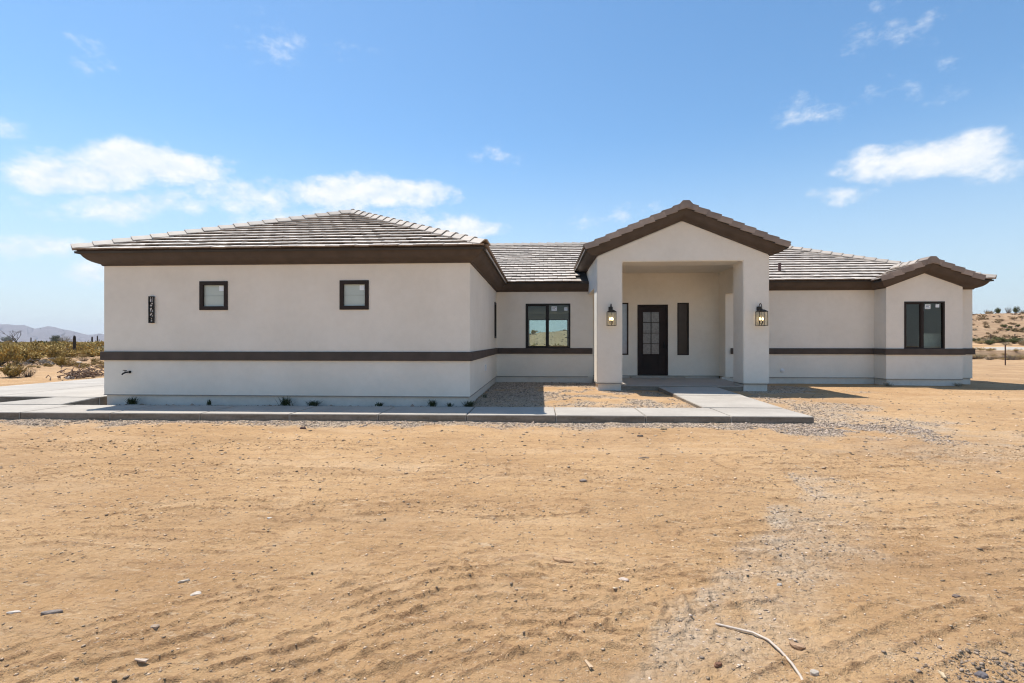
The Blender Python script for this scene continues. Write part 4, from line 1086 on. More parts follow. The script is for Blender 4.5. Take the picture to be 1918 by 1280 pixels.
# ------------------------------------------------------------------ stones, gravel, debris
ICO_V = np.array([(math.cos(k * math.pi / 3), math.sin(k * math.pi / 3), .12 * (-1) ** k) for k in range(6)] + [(.15, .1, .85), (0, 0, -.85)])
ICO_F = np.array([(k, (k + 1) % 6, 6) for k in range(6)] + [((k + 1) % 6, k, 7) for k in range(6)])
def pebbles(x, y, size, name, mat, seed, flat=.55):
    g = np.random.default_rng(seed); n = len(x)
    V = np.repeat(ICO_V[None], n, 0) * (1 + g.uniform(-.28, .28, (n, len(ICO_V), 1)))
    V = V * np.stack([g.uniform(.7, 1.5, n), g.uniform(.6, 1.1, n), flat * g.uniform(.6, 1.3, n)], -1)[:, None, :]
    a = g.uniform(0, 6.28, n); ca, sa = np.cos(a)[:, None], np.sin(a)[:, None]
    V = np.stack([V[..., 0] * ca - V[..., 1] * sa, V[..., 0] * sa + V[..., 1] * ca, V[..., 2]], -1) * size[:, None, None]
    z = H(x, y) + size * .12
    V = V + np.stack([x, y, z], -1)[:, None, :]
    Fc = (ICO_F[None] + (np.arange(n) * len(ICO_V))[:, None, None]).reshape(-1, 3)
    return tag(link(name, np_mesh(name, V.reshape(-1, 3), Fc, mat)), kind='stuff')
gravel_m = simple('crushed_gravel', (.41, .315, .24), rough=.9, var=.15, scale=30, island=.6, spec=.2)
peb_m = simple('loose_pebbles', (.47, .34, .225), rough=.9, var=.2, scale=30, island=.6, spec=.2)
clod_m = simple('dirt_clod', (.44, .275, .145), rough=.95, var=.2, scale=30, island=.3, spec=.1)
G = np.random.default_rng(5)
def pick(n, x0, x1, y0, y1, thr):
    x = G.uniform(x0, x1, n); y = G.uniform(y0, y1, n); m = gravel_mask(x, y); k = (m > thr + G.uniform(0, .45, n)) 
    slabs_ = ((x < 5.0) & (y > walk_near(x) - .02) & (y < walk_near(x) + 1.2)) | ((x > 3.33) & (x < 5.0) & (y > 10.6) & (y < 15)) | ((x > PX[1] - .45) & (x < PX[2] + .45) & (y > 14.7)) | ((x < -9.9) & (y > 10.84))
    k &= ~slabs_
    return x[k], y[k]
xs_, ys_ = [], []
for (n, a, b_, c, d, t_) in ((26000, -12, 6.2, 8.6, 9.55, .25), (16000, 3.4, 6.6, 7.8, 9.6, .3), (9000, 4.6, 8.2, 9.5, 13.5, .3), (7000, 5, 10.5, 12.6, 17.3, .3),
                             (22000, -1.5, 3.5, 10.7, 17.4, .2), (5000, -9.9, -1.5, 10.68, 10.96, .2), (2500, -12.4, -10, 10.3, 10.8, .1), (11000, -.3, 4.4, 2.1, 7.2, .2)):
    x, y = pick(n, a, b_, c, d, t_); xs_.append(x); ys_.append(y)
x = np.concatenate(xs_); y = np.concatenate(ys_)
pebbles(x, y, G.lognormal(math.log(.0105), .42, len(x)) * np.clip(.40 + y * .06, .45, 1.25), 'gravel', gravel_m, 3)
def loose(n, x0, x1, y0, y1, size, zo, name, mat, seed):
    x = G.uniform(x0, x1, n); y = G.uniform(y0, y1, n); o = pebbles(x, y, G.lognormal(math.log(size), .4, n), name, mat, seed, flat=.8); o.location.z = zo; return o
loose(2600, -9.8, -1.5, 10.72, 10.97, .017, .012, 'gravel', gravel_m, 21)
hx, hy = on_ground(1850, 1262, 0.0)
n_h = 620; pebbles(hx + G.normal(0, .17, n_h), hy + G.normal(0, .09, n_h), np.minimum(G.lognormal(math.log(.0048), .55, n_h), .014), 'gravel', simple('dark_chips', (.27, .20, .145), rough=.9, var=.2, scale=30, island=.55, spec=.2), 22, flat=.7)
# scattered pebbles and clods over the whole dirt lot
n = 26000; r_ = np.exp(G.uniform(math.log(2.0), math.log(24), n)); s_ = G.uniform(-1.15, 1.15, n); x = r_ * s_; y = r_
k = ((y < 9.3) | (x > 5.4)) & ~((y > 16.6) & (x < 14.5)); x, y = x[k], y[k]
pebbles(x, y, np.minimum(G.lognormal(math.log(.0037), .75, len(x)), .0135) * np.clip(y / 4.0, .7, 2.2), 'pebbles', peb_m, 4)
cx, cy = [], []
for pts, w, per, a in RUTS:
    P = np.array(pts); nn = int(800 * w / .4)
    t = G.uniform(0, len(P) - 1.001, nn); i = t.astype(int); fr_ = (t - i)[:, None]; q = P[i] * (1 - fr_) + P[i + 1] * fr_ + G.normal(0, w * .42, (nn, 2)); cx.append(q[:, 0]); cy.append(q[:, 1])
cx = np.concatenate(cx); cy = np.concatenate(cy); k = (cy > 1.6) & (cy < 9.2); cx, cy = cx[k], cy[k]
pebbles(cx, cy, np.minimum(G.lognormal(math.log(.0032), .6, len(cx)), .0075) * np.clip(cy / 4, .65, 1.9), 'dirt_clods', clod_m, 9, flat=.7)

def rock(px, py, w_px, asp, hgt, col, name, label, cat, rot=0.0, seed=0):
    X, Y = on_ground(px, py, 0.0); r = w_px / F * (Y * 1.0) / 2
    bm = bmesh.new(); bmesh.ops.create_icosphere(bm, subdivisions=3, radius=1.0); g = random.Random(seed)
    ph = [g.uniform(0, 6) for _ in range(6)]
    for v in bm.verts:
        c = v.co; d = 1 + .13 * math.sin(c.x * 3 + ph[0]) * math.cos(c.y * 2.6 + ph[1]) + .09 * math.sin(c.z * 5 + c.x * 4 + ph[2]) + .05 * math.sin(9 * c.y + ph[3])
        v.co = Vector((c.x * d, c.y * d * asp, c.z * d * hgt))
        if v.co.z > hgt * .62: v.co.z = hgt * .62 + (v.co.z - hgt * .62) * .3
        if g.random() < .35: v.co *= 1 + g.uniform(-.035, .035)
    bm.transform(Matrix.Scale(r, 4)); me = bpy.data.meshes.new(name); bm.to_mesh(me); bm.free()
    me.materials.append(simple(name + '_stone', col, rough=.85, var=.22, scale=40, bump=.5, bscale=120, spec=.25))
    o = link(name, me, loc=(X, Y, float(H(X, Y)) + r * hgt * .25)); o.rotation_euler = (g.uniform(-.1, .1), g.uniform(-.1, .1), rot); tag(o, label, cat, 'loose rocks on the dirt lot')
tan, gry, wht, drk = (.42, .26, .14), (.25, .20, .165), (.55, .46, .37), (.10, .06, .05)
for i, a in enumerate([
    (1054, 1058, 38, .42, .34, tan, 'rock', 'oblong tan rock alone in the middle of the dirt', 'rock', -.25),
    (367, 1105, 18, .7, .35, wht, 'rock', 'pale angular stone chip in front of the garage wing', 'stone', .4),
    (344, 1084, 20, .3, .25, (.50, .42, .33), 'rock', 'thin pale stone sliver behind the angular pale chip', 'stone', .35),
    (97, 1147, 34, .32, .36, gry, 'rock', 'long grey rock lying near the edge of the lot', 'rock', .35),
    (290, 1170, 18, .75, .62, (.36, .26, .18), 'rock', 'rounded brown stone beside the tyre ruts', 'stone', 0),
    (1168, 1093, 18, .7, .45, (.55, .43, .34), 'rock', 'small pinkish white stone near the gravel streak', 'stone', .1),
    (1493, 1219, 25, .5, .42, (.40, .25, .15), 'rock', 'flat orange brown rock beside the white pipe', 'rock', -.5),
    (567, 805, 11, .8, .8, drk, 'rock', 'dark brown lump by the kerb of the front walk', 'rock', .1),
    (1243, 808, 13, .8, .6, (.33, .24, .14), 'rock', 'squat tan rock close to the front walk', 'rock', 0),
    (1199, 820, 12, .7, .55, (.13, .10, .08), 'rock', 'dark flat stone just out from the front walk gravel', 'stone', .1),
    (1205, 860, 20, .4, .35, (.30, .22, .15), 'rock', 'long low brown rock halfway between walk and ruts', 'rock', -.1),
    (1460, 1104, 10, .8, .8, (.42, .36, .30), 'rock', 'pale upright stone at the end of the gravel streak', 'stone', .5),
    (1792, 1127, 14, .7, .7, (.19, .14, .11), 'rock', 'dark grey stone out on the east dirt', 'stone', .2),
    (1092, 904, 12, .7, .5, (.28, .22, .18), 'rock', 'small grey brown stone ahead of the entry pillar', 'stone', 0),
    (26, 1142, 22, .4, .30, (.56, .48, .40), 'rock', 'pale flat stone next to the long grey rock', 'stone', .3),
    (185, 1201, 15, .45, .4, (.30, .25, .21), 'rock', 'dull grey stone low in the tyre ruts', 'stone', .3),
    (505, 972, 9, .6, .5, (.6, .55, .48), 'rock', 'tiny white stone out from the garage windows', 'stone', .3),
    (1345, 1252, 18, .5, .6, (.20, .10, .06), 'rock', 'small dark red rock left of the white pipe', 'stone', .7),
    (1525, 1270, 18, .7, .7, (.46, .38, .30), 'rock', 'chunky pale rock at the near end of the white pipe', 'rock', .4),
    (1838, 1272, 20, .8, .7, (.14, .12, .12), 'rock', 'charcoal rock in the nearest gravel heap', 'rock', .4)]):
    rock(*a, seed=i)

# curved white pipe lying on the dirt
pp = [on_ground(a, b_, 0.0) for a, b_ in ((1340, 1181), (1372, 1188), (1410, 1197), (1440, 1212), (1462, 1232), (1484, 1256), (1500, 1279), (1512, 1305), (1522, 1340))]
sp = []
for i in range(len(pp) - 1):
    for t in (0, .5): sp.append((pp[i][0] * (1 - t) + pp[i + 1][0] * t, pp[i][1] * (1 - t) + pp[i + 1][1] * t))
pipe = MB().tube([(a, b_, float(H(a, b_, False)) + .012) for a, b_ in sp], .0062, 10)
tag(pipe.build('plastic_pipe', simple('weathered_white_pipe', (.52, .42, .33), rough=.5, var=.15, scale=20), smooth=True), 'thin curved white pipe lying on the nearest dirt', 'pipe')
# wood scraps
def scrap(px, py, l_px, rot, col, label):
    X, Y = on_ground(px, py, 0.0); l = l_px / F * Y
    mb = MB().box(-l / 2, l / 2, -.007, .007, 0, .007); mb.v = [(x + .004 * math.sin(i * 2.3), y + .002 * math.cos(i * 3.1), z) for i, (x, y, z) in enumerate(mb.v)]
    o = mb.build('wood_scrap', simple('scrap_wood', col, rough=.8, var=.2, scale=30)); o.location = (X, Y, float(H(X, Y)) + .002); o.rotation_euler = (.03, .02, rot); tag(o, label, 'wood scrap', 'wood scraps on the dirt')
scrap(264, 1239, 26, -.05, (.5, .38, .28), 'short pale wood splinter in the ruts near the long grey rock')
scrap(1102, 1254, 22, -1.1, (.52, .36, .22), 'stubby pale wood piece at the nearest edge of the gravel streak')
scrap(1766, 1272, 18, 1.3, (.55, .42, .26), 'little blond wood peg beside the nearest gravel heap')

# ------------------------------------------------------------------ plants
def leaf_quads(pts, size, g):
    """one small upright-ish leaf per point"""
    n = len(pts); a = g.uniform(0, 6.28, n); t = g.uniform(-.9, .9, n); s = size * g.uniform(.6, 1.4, n)
    u = np.stack([np.cos(a), np.sin(a), np.zeros(n)], -1); v = np.stack([-np.sin(a) * np.sin(t), np.cos(a) * np.sin(t), np.cos(t)], -1)
    u *= s[:, None] * .55; v *= s[:, None]
    V = np.stack([pts - u * .6, pts + u, pts + u * .4 + v * 1.3], 1)
    return V.reshape(-1, 3), np.arange(n * 3).reshape(-1, 3)
def bush_parts(h, w, n_stem, n_leaf, leaf, seed, spread=1.0, clump=True, dens_top=.5):
    g = np.random.default_rng(seed); tw = MB(); P = []
    for k in range(n_stem):
        a = g.uniform(0, 6.28); r = w * math.sqrt(g.uniform(.02, 1)) * .5; top = h * g.uniform(.55, 1.0) * (1 - .35 * (r / (w * .5)) ** 2)
        b0 = Vector((g.normal(0, .03), g.normal(0, .03), -.05)); e = Vector((r * math.cos(a), r * math.sin(a), top)); m_ = b0.lerp(e, .5) + Vector((g.normal(0, .05 * w), g.normal(0, .05 * w), -.06 * h))
        tw.tube([b0, m_, e], [.011 * h + .006, .007 * h + .004, .003], 3, cap=False)
        nl = n_leaf // n_stem; t = g.uniform(.35, 1.05, nl) ** .8
        q = np.array(m_)[None] * (2 * t * (1 - t))[:, None] + np.array(e)[None] * (t * t)[:, None] + np.array(b0)[None] * ((1 - t) ** 2)[:, None]
        P.append(q + g.normal(0, .055 * w, (nl, 3)) * np.array([1, 1, .7]))
    P = np.concatenate(P); P[:, 2] = np.maximum(P[:, 2], .03 * h)
    V, Fc = leaf_quads(P, leaf, g)
    return tw, V, Fc
PROTO = {}
def proto(kind, i):
    key = (kind, i)
    if key in PROTO: return PROTO[key]
    sd = hash(kind) % 1000 if False else sum(map(ord, kind)) + i * 7
    if kind == 'creosote': tw, V, Fc = bush_parts(1.0, 1.25, 26, 2300, .060, sd); m_ = creo_m
    elif kind == 'green': tw, V, Fc = bush_parts(1.0, 1.15, 30, 2400, .055, sd); m_ = green_m
    elif kind == 'grey': tw, V, Fc = bush_parts(1.0, 1.5, 30, 1300, .042, sd); m_ = grey_m
    elif kind == 'bare': tw, V, Fc = bush_parts(1.0, 1.4, 60, 260, .040, sd); m_ = grey_m
    elif kind == 'straw': tw, V, Fc = bush_parts(1.0, 1.6, 40, 1200, .060, sd); m_ = straw_m
    PROTO[key] = (tw.mesh('stems', twig_m, fix=False), np_mesh('foliage', V, Fc, m_), V, Fc)
    return PROTO[key]
def bush(x, y, h, wf, kind, i, name, label, cat, group=None):
    a, b_, V, Fc = proto(kind, i)
    o = empty(name, (x, y, float(H(x, y)) - .02), label, cat, group); o.rotation_euler = (0, 0, rnd.uniform(0, 6.28)); o.scale = (h * wf, h * wf, h)
    link('foliage', b_, o, (0, 0, 0)); link('stems', a, o, (0, 0, 0))
    return o
def bush_px(px, py, h_px, wf, kind, i, name, label, cat, group=None, z=R(-1.38)):
    X, Y = on_ground(px, py, z); d = -X * sn + Y * cs
    return bush(X, Y, h_px / F * d, wf, kind, i, name, label, cat, group)
SH = 'shrubs of the scrub beyond the driveway'
for a in ((22, 712, 26, 1.3, 'creosote', 0, 'desert_shrub', 'yellow green shrub nearest the driveway edge'),
          (52, 711, 22, 1.0, 'bare', 0, 'desert_shrub', 'leafless twiggy shrub close beside the driveway'),
          (116, 691, 22, 1.0, 'creosote', 1, 'desert_shrub', 'thin green shrub with dark stems on the sand clearing'),
          (128, 690, 16, 1.0, 'straw', 0, 'desert_shrub', 'dry straw coloured shrub beside the thin green one'),
          (157, 680, 12, 1.3, 'bare', 1, 'desert_shrub', 'low dark shrub in front of the short saguaro'),
          (165, 670, 14, 1.4, 'creosote', 2, 'desert_shrub', 'olive shrub tight against the foot of the short saguaro'),
          (60, 683, 20, 1.7, 'creosote', 0, 'desert_shrub', 'wide olive shrub along the far side of the sand clearing'),
          (30, 684, 34, 1.25, 'creosote', 1, 'desert_shrub', 'tall golden green shrub in front of the dead tree'),
          (0, 688, 42, 1.1, 'creosote', 2, 'desert_shrub', 'big golden shrub cut by the edge of the view'),
          (103, 679, 26, 1.1, 'creosote', 0, 'desert_shrub', 'yellowish shrub behind the fallen branches'),
          (122, 645, 17, .9, 'grey', 0, 'desert_shrub', 'tall silver grey shrub rising against the mountains'),
          (103, 645, 18, .75, 'green', 0, 'desert_tree', 'round dark green tree standing against the mountains'),
          (15, 642, 12, 1.6, 'green', 1, 'desert_shrub', 'dark green thicket behind the dead tree')):
    bush_px(*a, 'tree' if 'tree' in a[6] else 'shrub', SH)
# the rest of the scrub: same kind of creosote, one by one while they can be told apart, then as a mass
g2 = random.Random(21); far = []
for k in range(5000):
    y = math.exp(g2.uniform(math.log(26), math.log(420))); x = y * g2.uniform(-1.30, -.62)
    if y < 32: continue
    px = 959 + F * (x * cs + y * sn) / (-x * sn + y * cs)
    if y < 46 and 60 < px < 230 and g2.random() < .8: continue
    far.append((x, y, g2.uniform(.65, 1.35) * (1 if y > 40 else .8), px))
    if len(far) > 1150: break
ind = [f_ for f_ in far if f_[1] < 110 and -30 < f_[3] < 215][:70]
for (x, y, h, px) in ind:
    kd = g2.choice(['creosote'] * 4 + ['grey']); tone = 'golden olive' if kd == 'creosote' else 'pale grey'
    size = 'tall' if h > 1.1 else 'knee high' if h < .8 else 'waist high'; where = 'bordering the sand clearing' if y < 48 else 'in the middle of the scrub' if y < 75 else 'in the far scrub below the mountains'
    bush(x, y, h, g2.uniform(1.2, 1.7), kd, g2.randrange(3), 'creosote_bush' if kd == 'creosote' else 'brittle_bush', '%s %s bush %s' % (size, tone, where), 'bush', '%s %s bushes %s' % (size, tone, where))
def mass(lst, name, kinds, seed, mat):
    g = np.random.default_rng(seed); VV = []; FF = []; o = 0
    for (x, y, h, px) in lst:
        kd = kinds[int(g.integers(len(kinds)))]; a, b_, V, Fc = proto(kd, int(g.integers(3)))
        keep = 420 if y < 70 else 240 if y < 150 else 130
        sel = g.choice(len(Fc), min(keep, len(Fc)), replace=False); tri = V[Fc[sel]].copy()
        c = tri.mean(1, keepdims=True); tri = c + (tri - c) * (1.8 if keep > 300 else 3.0)
        an = g.uniform(0, 6.28); ca, sa = math.cos(an), math.sin(an)
        tri = np.stack([(tri[..., 0] * ca - tri[..., 1] * sa) * h * 1.3 + x, (tri[..., 0] * sa + tri[..., 1] * ca) * h * 1.3 + y, np.maximum(tri[..., 2], 0) * h + float(H(x, y)) - .02], -1)
        VV.append(tri.reshape(-1, 3)); n = len(sel) * 3; FF.append(np.arange(o, o + n).reshape(-1, 3)); o += n
    return tag(link(name, np_mesh(name, np.concatenate(VV), np.concatenate(FF), mat)), kind='stuff')
ids = set(map(id, ind)); rest_ = [f_ for f_ in far if id(f_) not in ids]
mass([f_ for i, f_ in enumerate(rest_) if i % 4], 'scrub', ['creosote'], 3, creo_m)
mass([f_ for i, f_ in enumerate(rest_) if i % 4 == 0], 'dark_scrub', ['green'], 4, green_m)
wide = []
for k in range(420):
    y = math.exp(g2.uniform(math.log(40), math.log(300))); x = y * (g2.uniform(-3.2, -1.3) if k % 3 else g2.uniform(-.62, .05))
    wide.append((x, max(y, 151) if k % 2 else y, g2.uniform(.8, 1.5), 0))
mass(wide, 'scrub', ['creosote'], 6, creo_m)
# green flat and scrub seen right through the house's back window
far2 = [(g2.uniform(-2, 28), math.exp(g2.uniform(math.log(42), math.log(66))), g2.uniform(.35, .7), 0) for _ in range(160)]
mass(far2, 'backyard_scrub', ['green', 'creosote'], 5, simple('spring_weeds', (.16, .19, .05), rough=.8, var=.2, island=.3, spec=.2))

def saguaro(px, py, top, w_px, label, arms=()):
    X, Y = on_ground(px, py, R(-1.38)); d = -X * sn + Y * cs; h = (py - top) / F * d; r = w_px / F * d / 2; z0 = float(H(X, Y)) - .05
    def column(mb, base, pts_r, n=14):
        rings = []
        for (p, rr) in pts_r:
            rings.append([(p[0] + rr * (1 + .13 * (1 if k % 2 else -1)) * math.cos(math.pi * k / n), p[1] + rr * (1 + .13 * (1 if k % 2 else -1)) * math.sin(math.pi * k / n), p[2]) for k in range(2 * n)])
        o = len(mb.v); m2 = 2 * n
        for q in rings: mb.v += q
        for i in range(len(rings) - 1):
            for k in range(m2): mb.f.append((o + i * m2 + k, o + i * m2 + (k + 1) % m2, o + (i + 1) * m2 + (k + 1) % m2, o + (i + 1) * m2 + k)); mb.m.append(0)
        mb.f.append(tuple(o + (len(rings) - 1) * m2 + k for k in range(m2))); mb.m.append(0)
    e = empty('saguaro', (X, Y, z0), label, 'cactus', 'saguaros in the scrub')
    mb = MB(); column(mb, 0, [((X, Y, z0 + h * t), r * q) for t, q in ((0, .80), (.12, .86), (.4, 1.0), (.75, .97), (.9, .88), (.96, .68), (.99, .38), (1.0, .1))])
    mb.build('trunk', cactus_m, e, fix=False)
    for (s, z1, z2, rr) in arms:
        m2 = MB(); m2.tube([(X, Y, z0 + h * z1), (X + s * r * 2.5, Y, z0 + h * z1), (X + s * r * 3.4, Y, z0 + h * (z1 + .04)), (X + s * r * 3.6, Y, z0 + h * (z1 + .1)), (X + s * r * 3.6, Y, z0 + h * z2)], [r * rr, r * rr, r * rr, r * rr, r * rr * .7], 10)
        m2.build('arm', cactus_m, e, smooth=True)
saguaro(139.5, 668, 629, 4.4, 'short thick dark saguaro standing alone at the edge of the sand')
saguaro(172.5, 652, 632, 2.4, 'slim armless saguaro between the thick one and the house')
saguaro(182.5, 649, 629, 1.8, 'tall thin saguaro with two bent arms nearest the house', [(-1, .38, .55, .8), (1, .40, .68, .8)])
saguaro(58, 646, 632, 1.7, 'distant dark saguaro with stubby arms against the mountains', [(1, .25, .45, .7)])
saguaro(17, 645, 636, 1.6, 'distant saguaro stub behind the golden shrubs')

def branchy(mb, p, d, ln, r, depth, g):
    e = p + d * ln; m_ = p + d * ln * .5 + Vector((g.uniform(-1, 1), g.uniform(-1, 1), g.uniform(-.3, .6))) * ln * .13
    mb.tube([p, m_, e], [r, r * .85, r * .65], 4, cap=False)
    if depth == 0: return
    for k in range(g.choice([2, 2, 3])):
        nd = (d + Vector((g.uniform(-.9, .9), g.uniform(-.9, .9), g.uniform(-.25, .6)))).normalized(); branchy(mb, e, nd, ln * g.uniform(.6, .85), r * .62, depth - 1, g)
X, Y = on_ground(30, 656, R(-1.38)); e = empty('dead_tree', (X, Y, float(H(X, Y))), 'bare leafless dead tree with crooked branches among the shrubs', 'tree')
gg = random.Random(5); mb = MB(); z0 = float(H(X, Y)); branchy(mb, Vector((X, Y, z0)), Vector((.12, 0, 1)).normalized(), 1.0, .11, 5, gg); mb.build('trunk', twig_m, e, fix=False)
mb = MB(); branchy(mb, Vector((X, Y, z0 + .2)), Vector((-.8, .1, .5)).normalized(), .8, .07, 4, gg); mb.build('limb', twig_m, e, fix=False)
# brush pile, fallen branches, pale rock
def pile(px, py, w_px, h_px, n, name, label, mat, seed):
    X, Y = on_ground(px, py, R(-1.33)); d = -X * sn + Y * cs; w = w_px / F * d; h = h_px / F * d; g = random.Random(seed); z0 = float(H(X, Y)); mb = MB()
    for k in range(n):
        a = g.uniform(0, 6.28); c = Vector((X + g.gauss(0, w * .22), Y + g.gauss(0, .5), z0 + abs(g.gauss(0, h * .3)))); dr = Vector((math.cos(a), math.sin(a), g.uniform(-.1, .5))).normalized(); l = w * g.uniform(.2, .5)
        mb.tube([c - dr * l * .5, c + Vector((0, 0, g.uniform(0, h * .25))), c + dr * l * .5 + Vector((0, 0, -.02))], [.02, .016, .006], 4, cap=False)
    tag(mb.build(name, mat, fix=False), label, 'brush pile', 'brush piles beside the driveway')
pile(158, 707, 52, 24, 130, 'brush_pile', 'tangled brown brush pile beside the driveway near the house', simple('brown_brush', (.17, .105, .07), rough=.9, var=.3, scale=9), 4)
pile(82, 684, 34, 16, 70, 'brush_pile', 'grey fallen branches heaped below the yellowish shrub', simple('grey_brush', (.17, .15, .13), rough=.9, var=.3, scale=9), 6)
def far_rock(px, py, w_px, hgt, col, label, seed, z=R(-1.30)):
    X, Y = on_ground(px, py, z); d = -X * sn + Y * cs; r = w_px / F * d / 2
    bm = bmesh.new(); bmesh.ops.create_icosphere(bm, subdivisions=2, radius=1.0); g = random.Random(seed)
    for v in bm.verts: v.co = Vector((v.co.x, v.co.y * .7, v.co.z * hgt)) * r * g.uniform(.85, 1.12)
    me = bpy.data.meshes.new('boulder'); bm.to_mesh(me); bm.free(); me.materials.append(simple('boulder_stone', col, rough=.9, var=.2, scale=6, bump=.4, bscale=30))
    tag(link('boulder', me, loc=(X, Y, float(H(X, Y)) + r * hgt * .3)), label, 'rock')
far_rock(131, 708, 17, .5, (.42, .38, .34), 'pale grey boulder at the foot of the brush pile', 1)
far_rock(147, 680, 14, .4, (.50, .42, .34), 'low pale boulder on the sand below the short saguaro', 2)
far_rock(56, 719, 14, .35, (.36, .20, .13), 'low reddish rock at the driveway edge', 3, R(-1.28))

# weeds along the garage wing's footing
def tuft(px, h_px, w_px, n, seed, label, y=10.80, seedhead=False):
    X = float(X_at(px, y)); h = 1.5 * h_px / F * y; w = 1.25 * w_px / F * y; z0 = R(-1.40); g = random.Random(seed); mb = MB()
    for k in range(n):
        a = g.uniform(0, 6.28); l = w * .5 * g.uniform(.2, 1.0); t = Vector((math.cos(a) * l, math.sin(a) * l * .6, h * g.uniform(.35, 1.0))); s = Vector((-math.sin(a), math.cos(a), 0)) * .008
        b0 = Vector((X + g.gauss(0, w * .13), y + g.gauss(0, .02), z0)); m_ = b0 + t * .55 + Vector((0, 0, h * .12))
        s = s * .6
        mb.add([b0 - s, b0 + s, m_ + s, m_ - s, b0 + t], [(0, 1, 2, 3), (3, 2, 4)])
    tag(mb.build('weed_tuft', weed_m, fix=False), label, 'weed', 'weeds along the garage wing footing')
for i, a in enumerate(((248, 11, 26, 70, 'wide green weed below and right of the hose faucet'), (392, 8, 9, 30, 'small upright weed under the first garage window'),
                       (535, 13, 34, 60, 'tall straggly weed midway between the garage windows'), (587, 8, 32, 60, 'low spreading weed just short of the second garage window'),
                       (711, 6, 18, 34, 'tiny weed past the second garage window'), (810, 10, 18, 44, 'bushy weed between second garage window and corner'),
                       (842, 6, 16, 28, 'thin low weed next to the bushy corner weed'), (878, 9, 26, 60, 'ragged weed wrapping the garage wing corner'))):
    tuft(a[0], a[1], a[2], a[3] * 2, i, a[4])
tuft(908, 5, 10, 20, 31, 'sparse weed in the gravel behind the garage wing corner', y=12.6)
for i, (px, lb) in enumerate(((1665, 'dry grey weed at the near corner of the gabled bay'), (1795, 'dry grey weed at the far corner of the gabled bay'))):
    bush(float(X_at(px, 16.7)), 16.72, .16, 1.3, 'grey', i, 'weed_tuft', lb, 'weed', 'weeds at the gabled bay')

# east side: fences, berm shrubs
def fence(Y, xs, hgt, wires, label, r=.03):
    z = lambda x: float(H(x, Y, False))
    f = empty('wire_fence', (xs[0], Y, z(xs[0])), label, 'fence')
    for x in xs: MB().tube([(x, Y, z(x) - .3), (x, Y, z(x) + hgt)], r, 6).build('post', rust_m, f)
    for h in wires: MB().tube([(x, Y, z(x) + h) for x in xs], .006, 4).build('wire', rust_m, f)
d1 = 29.0; X1 = float(X_at(1883, d1 / .946)); Y1 = d1 / .946
fence(Y1, [X1 - 18, X1 - 12, X1 - 6, X1, X1 + 6, X1 + 12], 1.18, (.45, .80, 1.12), 'near barbed wire fence with one thin rusty post beyond the house')
xa = float(X_at(1856, 66)); sp_ = float(X_at(1901, 66)) - xa
fence(66.0, [xa + sp_ * k for k in range(-10, 8)], 1.12, (.4, .75, 1.05), 'far wire fence at the foot of the earth berm', .045)
BG = 'dark bushes on the earth berm'
for i, (px, py, hp, wf, kd, lb) in enumerate(((1825, 619, 4, 1.6, 'grey', 'small dark bush on the berm hard against the house'), (1880, 614, 6, 1.3, 'green', 'largest dark bush halfway up the berm'),
        (1893, 615, 4, 1.5, 'green', 'dark bush just past the largest berm bush'), (1887, 620.5, 4, 1.5, 'green', 'low dark bush under the largest berm bush'), (1899, 620.5, 3.5, 1.6, 'green', 'low dark bush second in the lower berm row'),
        (1906, 612.5, 4, 1.5, 'green', 'dark bush uppermost towards the end of the berm'), (1914, 619.5, 4, 1.5, 'green', 'dark bush last along the berm slope'))):
    # find where the sight line meets the slope
    for Y in np.arange(67, 98, .25):
        X = float(X_at(px, Y))
        if float(H(X, Y, False)) >= Z_at(px, py, Y): break
    bush(X, Y, hp / F * Y * 1.1, wf, kd, i % 3, 'berm_bush', lb, 'bush', BG)
for i, (px, hp, w, kd, lb) in enumerate(((1848, 9, .8, 'bare', 'bare spiky shrub on the berm crest nearest the house'), (1858, 7, 1.0, 'bare', 'low twiggy shrub second along the berm crest'), (1870, 11, .7, 'green', 'small green fan shaped shrub on the berm crest'),
        (1889, 14, .6, 'bare', 'tall bare twig shrub on the berm crest'), (1904, 13, .6, 'green', 'tallest green fan shrub on the berm crest'), (1917, 8, .9, 'bare', 'last spiky shrub along the berm crest'))):
    Y = 95.5; bush(float(X_at(px, Y)), Y, hp / F * Y * 1.05, w, kd, i % 3, 'crest_shrub', lb, 'shrub', 'shrubs on the berm crest')
for i in range(26):
    X = float(X_at(g2.uniform(1822, 1925), 60)); Y = g2.choice([g2.uniform(60, 65), g2.uniform(67, 70)])
    X = X * Y / 60
    bush(X, Y, g2.uniform(.35, .75), 1.5, g2.choice(['straw', 'grey', 'grey', 'green']), i % 3, 'brush_clump', 'dry brush clump along the far wire fence', 'bush', 'dry brush along the far fence')
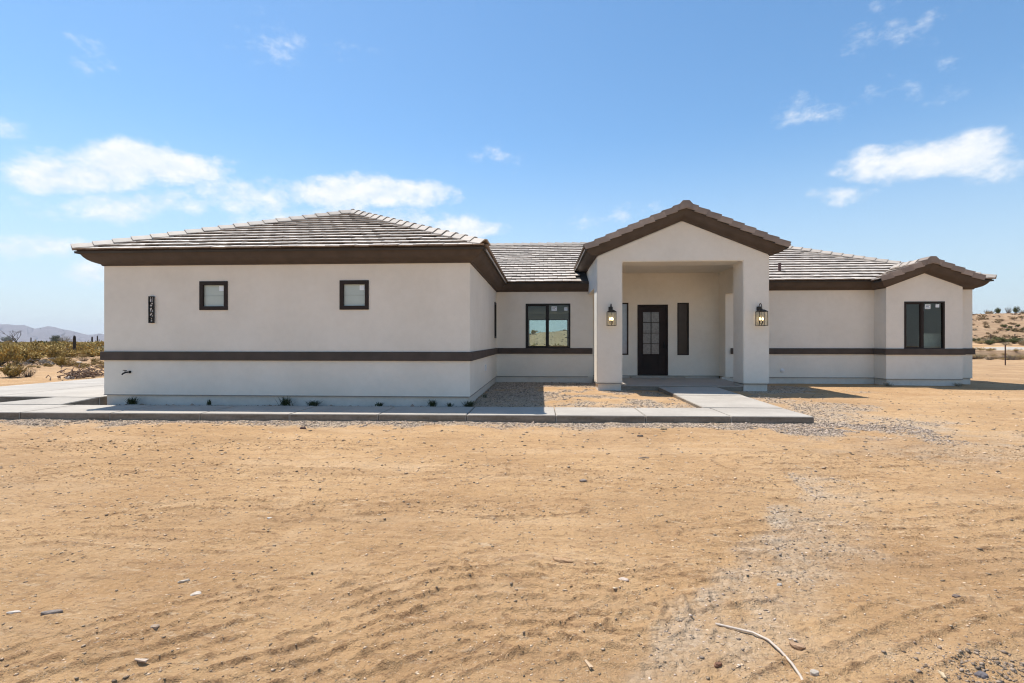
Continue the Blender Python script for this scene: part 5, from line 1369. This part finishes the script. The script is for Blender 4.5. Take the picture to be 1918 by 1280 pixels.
for i in range(14):
    X = float(X_at(g2.uniform(1822, 1925), 40)); Y = g2.uniform(37.5, 41.5); X = X * Y / 40
    bush(X, Y, g2.uniform(.22, .5), 1.5, g2.choice(['straw', 'straw', 'bare']), i % 3, 'grass_clump', 'dry golden clump along the cut bank below the dirt road', 'bush', 'dry clumps on the cut bank')

# stones and dry brush all over the berm face, too many and too small to count
nb = 5000; bx_ = G.uniform(-5, 130, nb); by_ = G.uniform(66.5, 96, nb)
pebbles(bx_, by_, np.minimum(G.lognormal(math.log(.075), .6, nb), .4), 'berm_stones', simple('berm_rubble', (.22, .15, .10), rough=.9, var=.2, scale=5, island=.5, spec=.1), 12)
mass([(g2.uniform(50, 112), g2.uniform(57, 95), g2.uniform(.2, .6), 0) for _ in range(520)], 'berm_brush', ['straw', 'grey', 'bare'], 8, simple('dry_brush', (.26, .18, .095), rough=.9, var=.2, island=.45, spec=.1))
mass([(g2.uniform(30, 62), g2.uniform(38.5, 42.5), g2.uniform(.15, .4), 0) for _ in range(150)], 'bank_brush', ['straw', 'bare'], 9, simple('bank_straw', (.34, .235, .10), rough=.9, var=.2, island=.45, spec=.1))
mass([(-g2.uniform(.80, 1.12) * yy_, yy_, g2.uniform(.10, .32), 0) for yy_ in [g2.uniform(22, 44) for _ in range(170)] if True], 'clearing_tufts', ['straw', 'bare', 'creosote'], 10, simple('clearing_straw', (.33, .235, .10), rough=.9, var=.2, island=.45, spec=.1))
# ------------------------------------------------------------------ dusty desert air
hz_m = bpy.data.materials.new('desert_haze'); hz_m.use_nodes = True
N = hz_m.node_tree.nodes; N.remove(N['Principled BSDF']); pvn = N.new('ShaderNodeVolumePrincipled')
pvn.inputs['Color'].default_value = (.80, .84, .94, 1); pvn.inputs['Density'].default_value = 1.3e-4; pvn.inputs['Anisotropy'].default_value = .2
hz_m.node_tree.links.new(pvn.outputs[0], N['Material Output'].inputs['Volume'])
hb = MB().box(-6200, 6200, -400, 6000, -8, 190).build('haze', hz_m); hb['kind'] = 'stuff'
